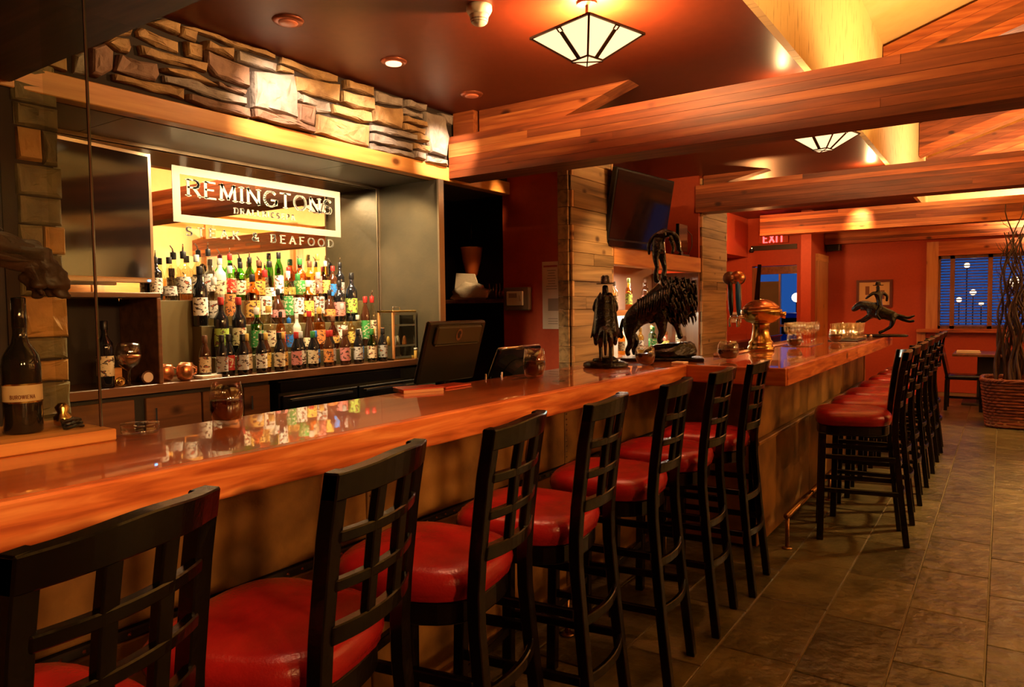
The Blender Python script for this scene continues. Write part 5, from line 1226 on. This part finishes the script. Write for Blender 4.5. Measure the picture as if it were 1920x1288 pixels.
# shaggy mane: overlapping curved locks
bm = bmesh.new(); random.seed(3)
for k in range(330):
    a = random.uniform(0, 2*PI); u = random.uniform(-1, 1)
    cen = Vector((.045+random.uniform(-.07, .045), 0, .395+random.uniform(-.06, .03)))
    d = Vector((u*.8+.2, math.cos(a), math.sin(a))).normalized()
    p = cen+Vector((d.x*.082, d.y*.095, d.z*.088))
    fall = Vector((.25, d.y*.3, -1)).normalized(); w = random.uniform(.8, 1.35)
    tube(bm, [p-d*.012, p+d*.010*w+fall*.010, p+d*.006+fall*.032*w, p-d*.006+fall*.056*w], [.010, .0085, .006, .001], 5)
stuff(obj('shaggy_mane', bm, M['bronze'], S2, True))
for s in (-1, 1):
    bm = bmesh.new(); tube(bm, [(.085, s*.06, .41), (.10, s*.098, .42), (.105, s*.105, .455)], [.013, .010, .002], 7); obj('horn', bm, M['bronze'], S2, True)
# fringed blanket on the bison's flank
for s in (-1, 1):
    bm = bmesh.new()
    for i in range(14):
        x = -.185+.014*i; zz = .365+.0065*i
        tube(bm, [(x, s*.075, zz), (x-.006, s*.105, zz-.05), (x-.012+.004*math.sin(i*2), s*.108, zz-.12+.016*(i % 2))], [.009, .008, .003], 5)
    obj('fringe', bm, M['bronze'], S2, True)
# the animal upended over the hump: fore legs on the hump, haunches up, head and neck hanging over
V = [(-.075, 0, .70, .042, .046), (-.055, 0, .745, .044, .046), (-.01, 0, .765, .034, .038), (.03, 0, .745, .022, .026), (.045, 0, .70, .018), (.05, 0, .655, .014), (.065, 0, .64, .009),
     (-.085, -.02, .645, .030, .034), (-.085, -.026, .60, .018), (-.075, -.026, .555, .013), (-.085, -.024, .52, .016), (-.075, -.02, .46, .020), (-.05, .022, .64, .030, .030), (-.04, .028, .59, .018), (-.03, .028, .545, .014), (-.04, .024, .51, .018), (-.03, .02, .46, .022),
     (-.105, 0, .735, .012), (-.125, 0, .69, .014), (-.122, 0, .63, .007), (.005, -.03, .72, .014), (.02, -.04, .66, .009), (.01, -.04, .63, .010)]
skin('leaping_horse', V, chain(0, 1, 2, 3, 4, 5, 6)+chain(0, 7, 8, 9, 10, 11)+chain(0, 12, 13, 14, 15, 16)+chain(1, 17, 18, 19)+chain(2, 20, 21, 22), M['bronze'], S2)

S3 = statue_root('bronco_statue', 'black bronze of a rider on a bucking horse at the far bar end', (-1.0, 7.78, ZB), 7.6)
bm = bmesh.new(); lathe(bm, [(.19, 0), (.205, .006), (.20, .02), (.17, .026), (0, .028)], 26)
for v in bm.verts: v.co.y *= .5
o = obj('plinth', bm, M['bronze'], S3, True); o.location = (.055, 0, 0)
V = [(.02, 0, .235, .080, .072), (.085, 0, .215, .080, .074), (.14, 0, .205, .062, .062), (-.05, 0, .265, .082, .072), (-.105, 0, .31, .072, .058), (-.155, 0, .32, .052, .046), (-.20, 0, .285, .034, .034), (-.235, 0, .25, .022),
     (-.08, -.03, .205, .026), (-.14, -.032, .165, .015), (-.20, -.032, .14, .012), (-.07, .03, .20, .024), (-.12, .034, .15, .014), (-.19, .034, .12, .012),
     (.125, -.03, .15, .030), (.105, -.032, .095, .017), (.05, -.03, .06, .013), (.0, -.03, .035, .018), (.165, .03, .195, .028), (.22, .032, .16, .017), (.27, .032, .145, .014), (.31, .032, .155, .014), (.165, -.01, .21, .016), (.25, -.01, .18, .017), (.31, -.01, .205, .008)]
skin('horse', V, chain(0, 1, 2)+chain(0, 3, 4, 5, 6, 7)+chain(3, 8, 9, 10)+chain(3, 11, 12, 13)+chain(2, 14, 15, 16, 17)+chain(2, 18, 19, 20, 21)+chain(2, 22, 23, 24), M['bronze'], S3)
V = [(.02, 0, .30, .034, .03), (.0, 0, .36, .036, .03), (-.005, 0, .415, .038, .028), (-.005, 0, .45, .018), (-.008, 0, .478, .020), (-.008, 0, .495, .016), (-.045, -.045, .425, .018), (-.085, -.06, .395, .014), (-.115, -.03, .37, .011), (.04, .045, .425, .018), (.075, .06, .395, .014), (.07, .06, .34, .012), (.01, -.06, .275, .025), (-.02, -.075, .215, .018), (.02, -.07, .165, .013), (.01, .06, .275, .025), (-.02, .075, .215, .018), (.02, .07, .165, .013)]
skin('rider', V, chain(0, 1, 2, 3, 4, 5)+chain(2, 6, 7, 8)+chain(2, 9, 10, 11)+chain(0, 12, 13, 14)+chain(0, 15, 16, 17), M['bronze'], S3)
bm = bmesh.new(); lathe(bm, [(.044, .495), (.050, .502), (.026, .503), (.022, .53), (.012, .536), (0, .534)], 16, c=(-.006, 0, 0)); obj('hat', bm, M['bronze'], S3, True)
bm = bmesh.new()
for i in range(16):
    x = -.14+.008*i; tube(bm, [(x, -.02+.004*(i % 3), .33), (x-.01, -.035, .29), (x-.014, -.04, .25)], [.009, .007, .002], 5)
stuff(obj('mane', bm, M['bronze'], S3, True))

# beer tower
bt = thing('beer_tower', 'brass mushroom-shaped beer tower with three tap handles', 'beer tap', (-1.43, 5.26, ZB), R(18))
bm = bmesh.new(); lathe(bm, [(.088, 0), (.092, .01), (.092, .025), (.080, .035), (.084, .045), (.084, .06), (.070, .075), (.058, .13), (.056, .18), (.062, .19)], 24); obj('column', bm, M['brass'], bt, True)
bm = bmesh.new(); lathe(bm, [(.055, .1905), (.10, .205), (.135, .24), (.142, .275), (.142, .290), (.135, .292)], 28); obj('bowl', bm, M['brass'], bt, True)
bm = bmesh.new(); lathe(bm, [(.132, .2925), (.120, .315), (.085, .345), (.04, .362), (0, .366)], 28); obj('dome', bm, M['copper'], bt, True)
o = bmesh.new(); tube(o, [(.13, .0, .255), (.165, 0, .25)], [.022, .026], 12); obj('side_boss', o, M['brass'], bt, True)
for i, (dx, dy, c) in enumerate(((-.205, -.01, 'black'), (-.155, -.07, 'blue'), (-.145, .055, 'orange'))):
    bm = bmesh.new(); tube(bm, [(dx*.55, dy*.55, .24), (dx*1.0, dy*1.0, .245), (dx*1.04, dy*1.04, .22), (dx*1.04, dy*1.04, .17)], [.014, .014, .011, .009], 8); tp = obj('tap', bm, M['chrome'], bt, True)
    bm = bmesh.new(); tube(bm, [(dx, dy, .25), (dx, dy, .29), (dx*1.02, dy, .38), (dx*1.04, dy, .49)], [.008, .016, .019, .017], 10); h = obj('tap_handle', bm, CAP[c], tp, True)
    bm = bmesh.new(); lathe(bm, [(.001, -.012), (.046, -.010), (.049, 0), (.046, .010), (.001, .012)], 18); h2 = obj('handle_badge', bm, M['brown_wood'] if i != 1 else M['copper'], tp, True); h2.location = (dx*1.05, dy-.004, .52); h2.rotation_euler = (R(90), 0, 0)
bm = bmesh.new(); prism(bm, [(-.018, 0), (.018, 0), (.030, .25), (.005, .25)], 'Y', -.012, .012); h = obj('tall_handle', bm, M['black_gloss'], bt); h.location = (-.03, .0, .362)
# stemmed glasses on a tray
def stem(loc, label, group):
    t = thing('wine_glass', label, 'glass', loc, 0, group)
    bm = bmesh.new(); lathe(bm, [(.032, 0), (.030, .003), (.005, .006), (.004, .075), (.018, .085), (.036, .105), (.040, .135), (.034, .175), (.0325, .175), (.038, .135), (.033, .107), (0, .088)], 14); obj('bowl_and_stem', bm, M['glass'], t, True); return t
ts = tag(B('glass_tray', M['chrome'], -1.42, -1.22, 5.82, 6.36, ZB, ZB+.006, None, .002), 'bright tray under the stemmed glasses', 'tray')
g0 = stem((-1.385, 5.88, ZB+.0065), 'stemmed wine glass on the bright tray, front left', 'stemmed glasses on the bright tray')
k = 0
for j in range(5):
    for i in range(2):
        if i == 0 and j == 0: continue
        dup(g0, (-1.385+.11*i, 5.88+.10*j, ZB+.0065), None, 'stemmed wine glass on the bright tray, %s in %s row from the front' % (('left', 'right')[i], ORD[j]))
tt = tag(B('tumbler_tray', M['black'], -1.27, -1.03, 6.78, 7.30, ZB, ZB+.010, None, .004), 'black tray under the rows of tumblers', 'tray')
def pint(loc, label, group):
    t = thing('tumbler_glass', label, 'glass', loc, 0, group)
    bm = bmesh.new(); lathe(bm, [(.027, 0), (.029, .004), (.036, .14), (.0345, .14), (.0275, .012), (0, .011)], 14); obj('glass_wall', bm, M['glass'], t, True); return t
p0 = pint((-1.225, 6.83, ZB+.0105), 'tumbler on the black tray, left in first row from the front', 'tumblers on the black tray')
for j in range(6):
    for i in range(3):
        if i == 0 and j == 0: continue
        dup(p0, (-1.225+.075*i, 6.83+.082*j, ZB+.0105), None, 'tumbler on the black tray, %s in %s row from the front' % (('left', 'middle', 'right')[i], ORD[j]))
for i, x in enumerate((-.99, -.965)):
    t = thing('salt_shaker', ['left small glass shaker beside the tumbler tray', 'right small glass shaker beside the tumbler tray'][i], 'shaker', (x-.01+.02*i, 6.98, ZB), 0, 'shakers by the tumbler tray'); bm = bmesh.new(); lathe(bm, [(.013, 0), (.014, .002), (.012, .035)], 8); obj('body', bm, M['glass'], t, True); bm = bmesh.new(); lathe(bm, [(.013, .0352), (.013, .045), (.006, .05)], 8); obj('cap', bm, M['chrome'], t, True)
tag(B('napkin_pack', M['paper'], -1.545, -1.475, 3.86, 3.94, ZB, ZB+.010, None, .002), 'small pale card pack at the foot of the bison statue', 'card'); 


# ------------------------------------------------------------------ dining corner: table, chair, basket of branches
tb = thing('dining_table', 'dark square dining table below the window', 'table', (-.20, 11.75, 0))
B('top', M['brown_wood'], -.36, .50, -.40, .40, .665, .70, tb, .006); B('pedestal', M['dark'], -.08, .22, -.10, .10, .03, .6645, tb); B('foot', M['dark'], -.25, .40, -.28, .28, 0, .03, tb, .005)
ch = thing('dining_chair', 'low dark dining chair with padded seat before the window table', 'chair', (-.40, 11.0, 0), R(0))
bm = bmesh.new(); box(bm, -.21, .20, -.20, .22, .40, .455, .018, 3); obj('seat', bm, M['stool'], ch, True)
for a in (-.19, .18):
    for b in (-.18, .20): bm = bmesh.new(); sweep(bm, [(a*1.04, b*1.04, 0), (a, b, .40)], .019, .019, Vector((1, 0, 0))); obj('leg', bm, M['stool'], ch)
bm = bmesh.new(); prism(bm, [(-.20, .42), (-.165, .42), (-.25, .84), (-.285, .84)], 'Y', -.20, .22); obj('backrest', bm, M['stool'], ch)
B('stretcher', M['stool'], -.18, .17, -.19, -.165, .16, .19, ch)
nk = thing('folded_napkin', 'folded white napkin on the window table', 'napkin', (-.38, 11.55, .7005)); bm = bmesh.new(); box(bm, -.14, .14, -.06, .06, 0, .022, .006, 2); obj('fold', bm, M['cloth'], nk, True); bm = bmesh.new(); box(bm, -.135, .13, -.05, .05, .0225, .04, .006, 2); obj('fold', bm, M['cloth'], nk, True)
cd = thing('candle_holder', 'small dark candle cup with gold sprigs on the window table', 'candle holder', (.0, 11.6, .7005)); bm = bmesh.new(); lathe(bm, [(.04, 0), (.05, .005), (.055, .13), (.06, .135), (.052, .137), (.048, .02), (0, .015)], 14); obj('cup', bm, M['black_gloss'], cd, True)
bm = bmesh.new()
for k in range(10): a = R(36*k); tube(bm, [(.01*math.cos(a), .01*math.sin(a), .02), (.03*math.cos(a), .03*math.sin(a), .16), (.07*math.cos(a+.3), .07*math.sin(a+.3), .22+.04*(k % 3))], [.004, .004, .001], 5)
stuff(obj('sprigs', bm, M['brass'], cd, True))
bk = thing('wicker_planter', 'square red-brown wicker planter at the right edge of the picture', 'planter', (.16, 9.82, 0))
def rsq(a, r):
    c, s = math.cos(a), math.sin(a); e = .45
    return Vector((math.copysign(abs(c)**e, c)*r, math.copysign(abs(s)**e, s)*r, 0))
for row in range(15):
    z = .02+row*.0335; r = .295+.05*z/.5; bm = bmesh.new(); pts = []
    N_ = 88
    for i in range(N_+1):
        a = 2*PI*i/N_; p = rsq(a, r+.009*math.cos(a*22+row*PI)); pts.append((p.x, p.y, z+.004*math.sin(a*44)))
    tube(bm, pts, .0165, 6, False); obj('woven_strand', bm, M['wicker'], bk, True)
bm = bmesh.new()
for i in range(44):
    a = 2*PI*i/44; p0_ = rsq(a, .29); p1_ = rsq(a, .34); tube(bm, [(p0_.x, p0_.y, 0), (p1_.x, p1_.y, .52)], .008, 5)
stuff(obj('stakes', bm, M['wicker'], bk, True))
for k in range(3):
    bm = bmesh.new(); pts = []
    for i in range(89):
        a = 2*PI*i/88; ph = a*20+k*2*PI/3; p = rsq(a, .352+.014*math.cos(ph)); pts.append((p.x, p.y, .525+.014*math.sin(ph)))
    tube(bm, pts, .013, 6, False); obj('braided_rim', bm, M['wicker'], bk, True)
bm = bmesh.new(); pts = [rsq(2*PI*i/40, .31) for i in range(40)]; prism(bm, [(p.x, p.y) for p in pts], 'Z', .02, .47); obj('filler', bm, M['sand'], bk)
random.seed(21)
cb_ = thing('curly_branches', 'tall bundle of dark curly branches standing in the wicker planter', 'branches', (.09, 9.80, .4705))
for k in range(20):
    a = random.uniform(0, 2*PI); r0 = random.uniform(.03, .20); h = random.uniform(1.1, 2.02); pts = []; rs = []
    x, y = r0*math.cos(a), r0*math.sin(a); ph = random.uniform(0, 6); am = random.uniform(.02, .045)
    n = 26
    for i in range(n):
        t_ = i/(n-1); pts.append((x*(1-.45*t_)+am*math.sin(ph+t_*17)*(.4+t_), y*(1-.45*t_)+am*math.cos(ph*1.3+t_*14)*(.4+t_), t_*h)); rs.append(.017*(1-.8*t_)+.002)
    bm = bmesh.new(); tube(bm, pts, rs, 6)
    for q in range(4):
        i = random.randrange(9, n-3); p = Vector(pts[i]); b = random.uniform(0, 6)
        d = Vector((math.cos(b)*.06, math.sin(b)*.06, .09)); tube(bm, [p, p+d*.6+Vector((.02, 0, 0)), p+d*1.3-Vector((.015, 0, 0)), p+d*2.1], [.005, .004, .003, .0015], 5)
    obj('branch', bm, M['branch'], cb_, True)
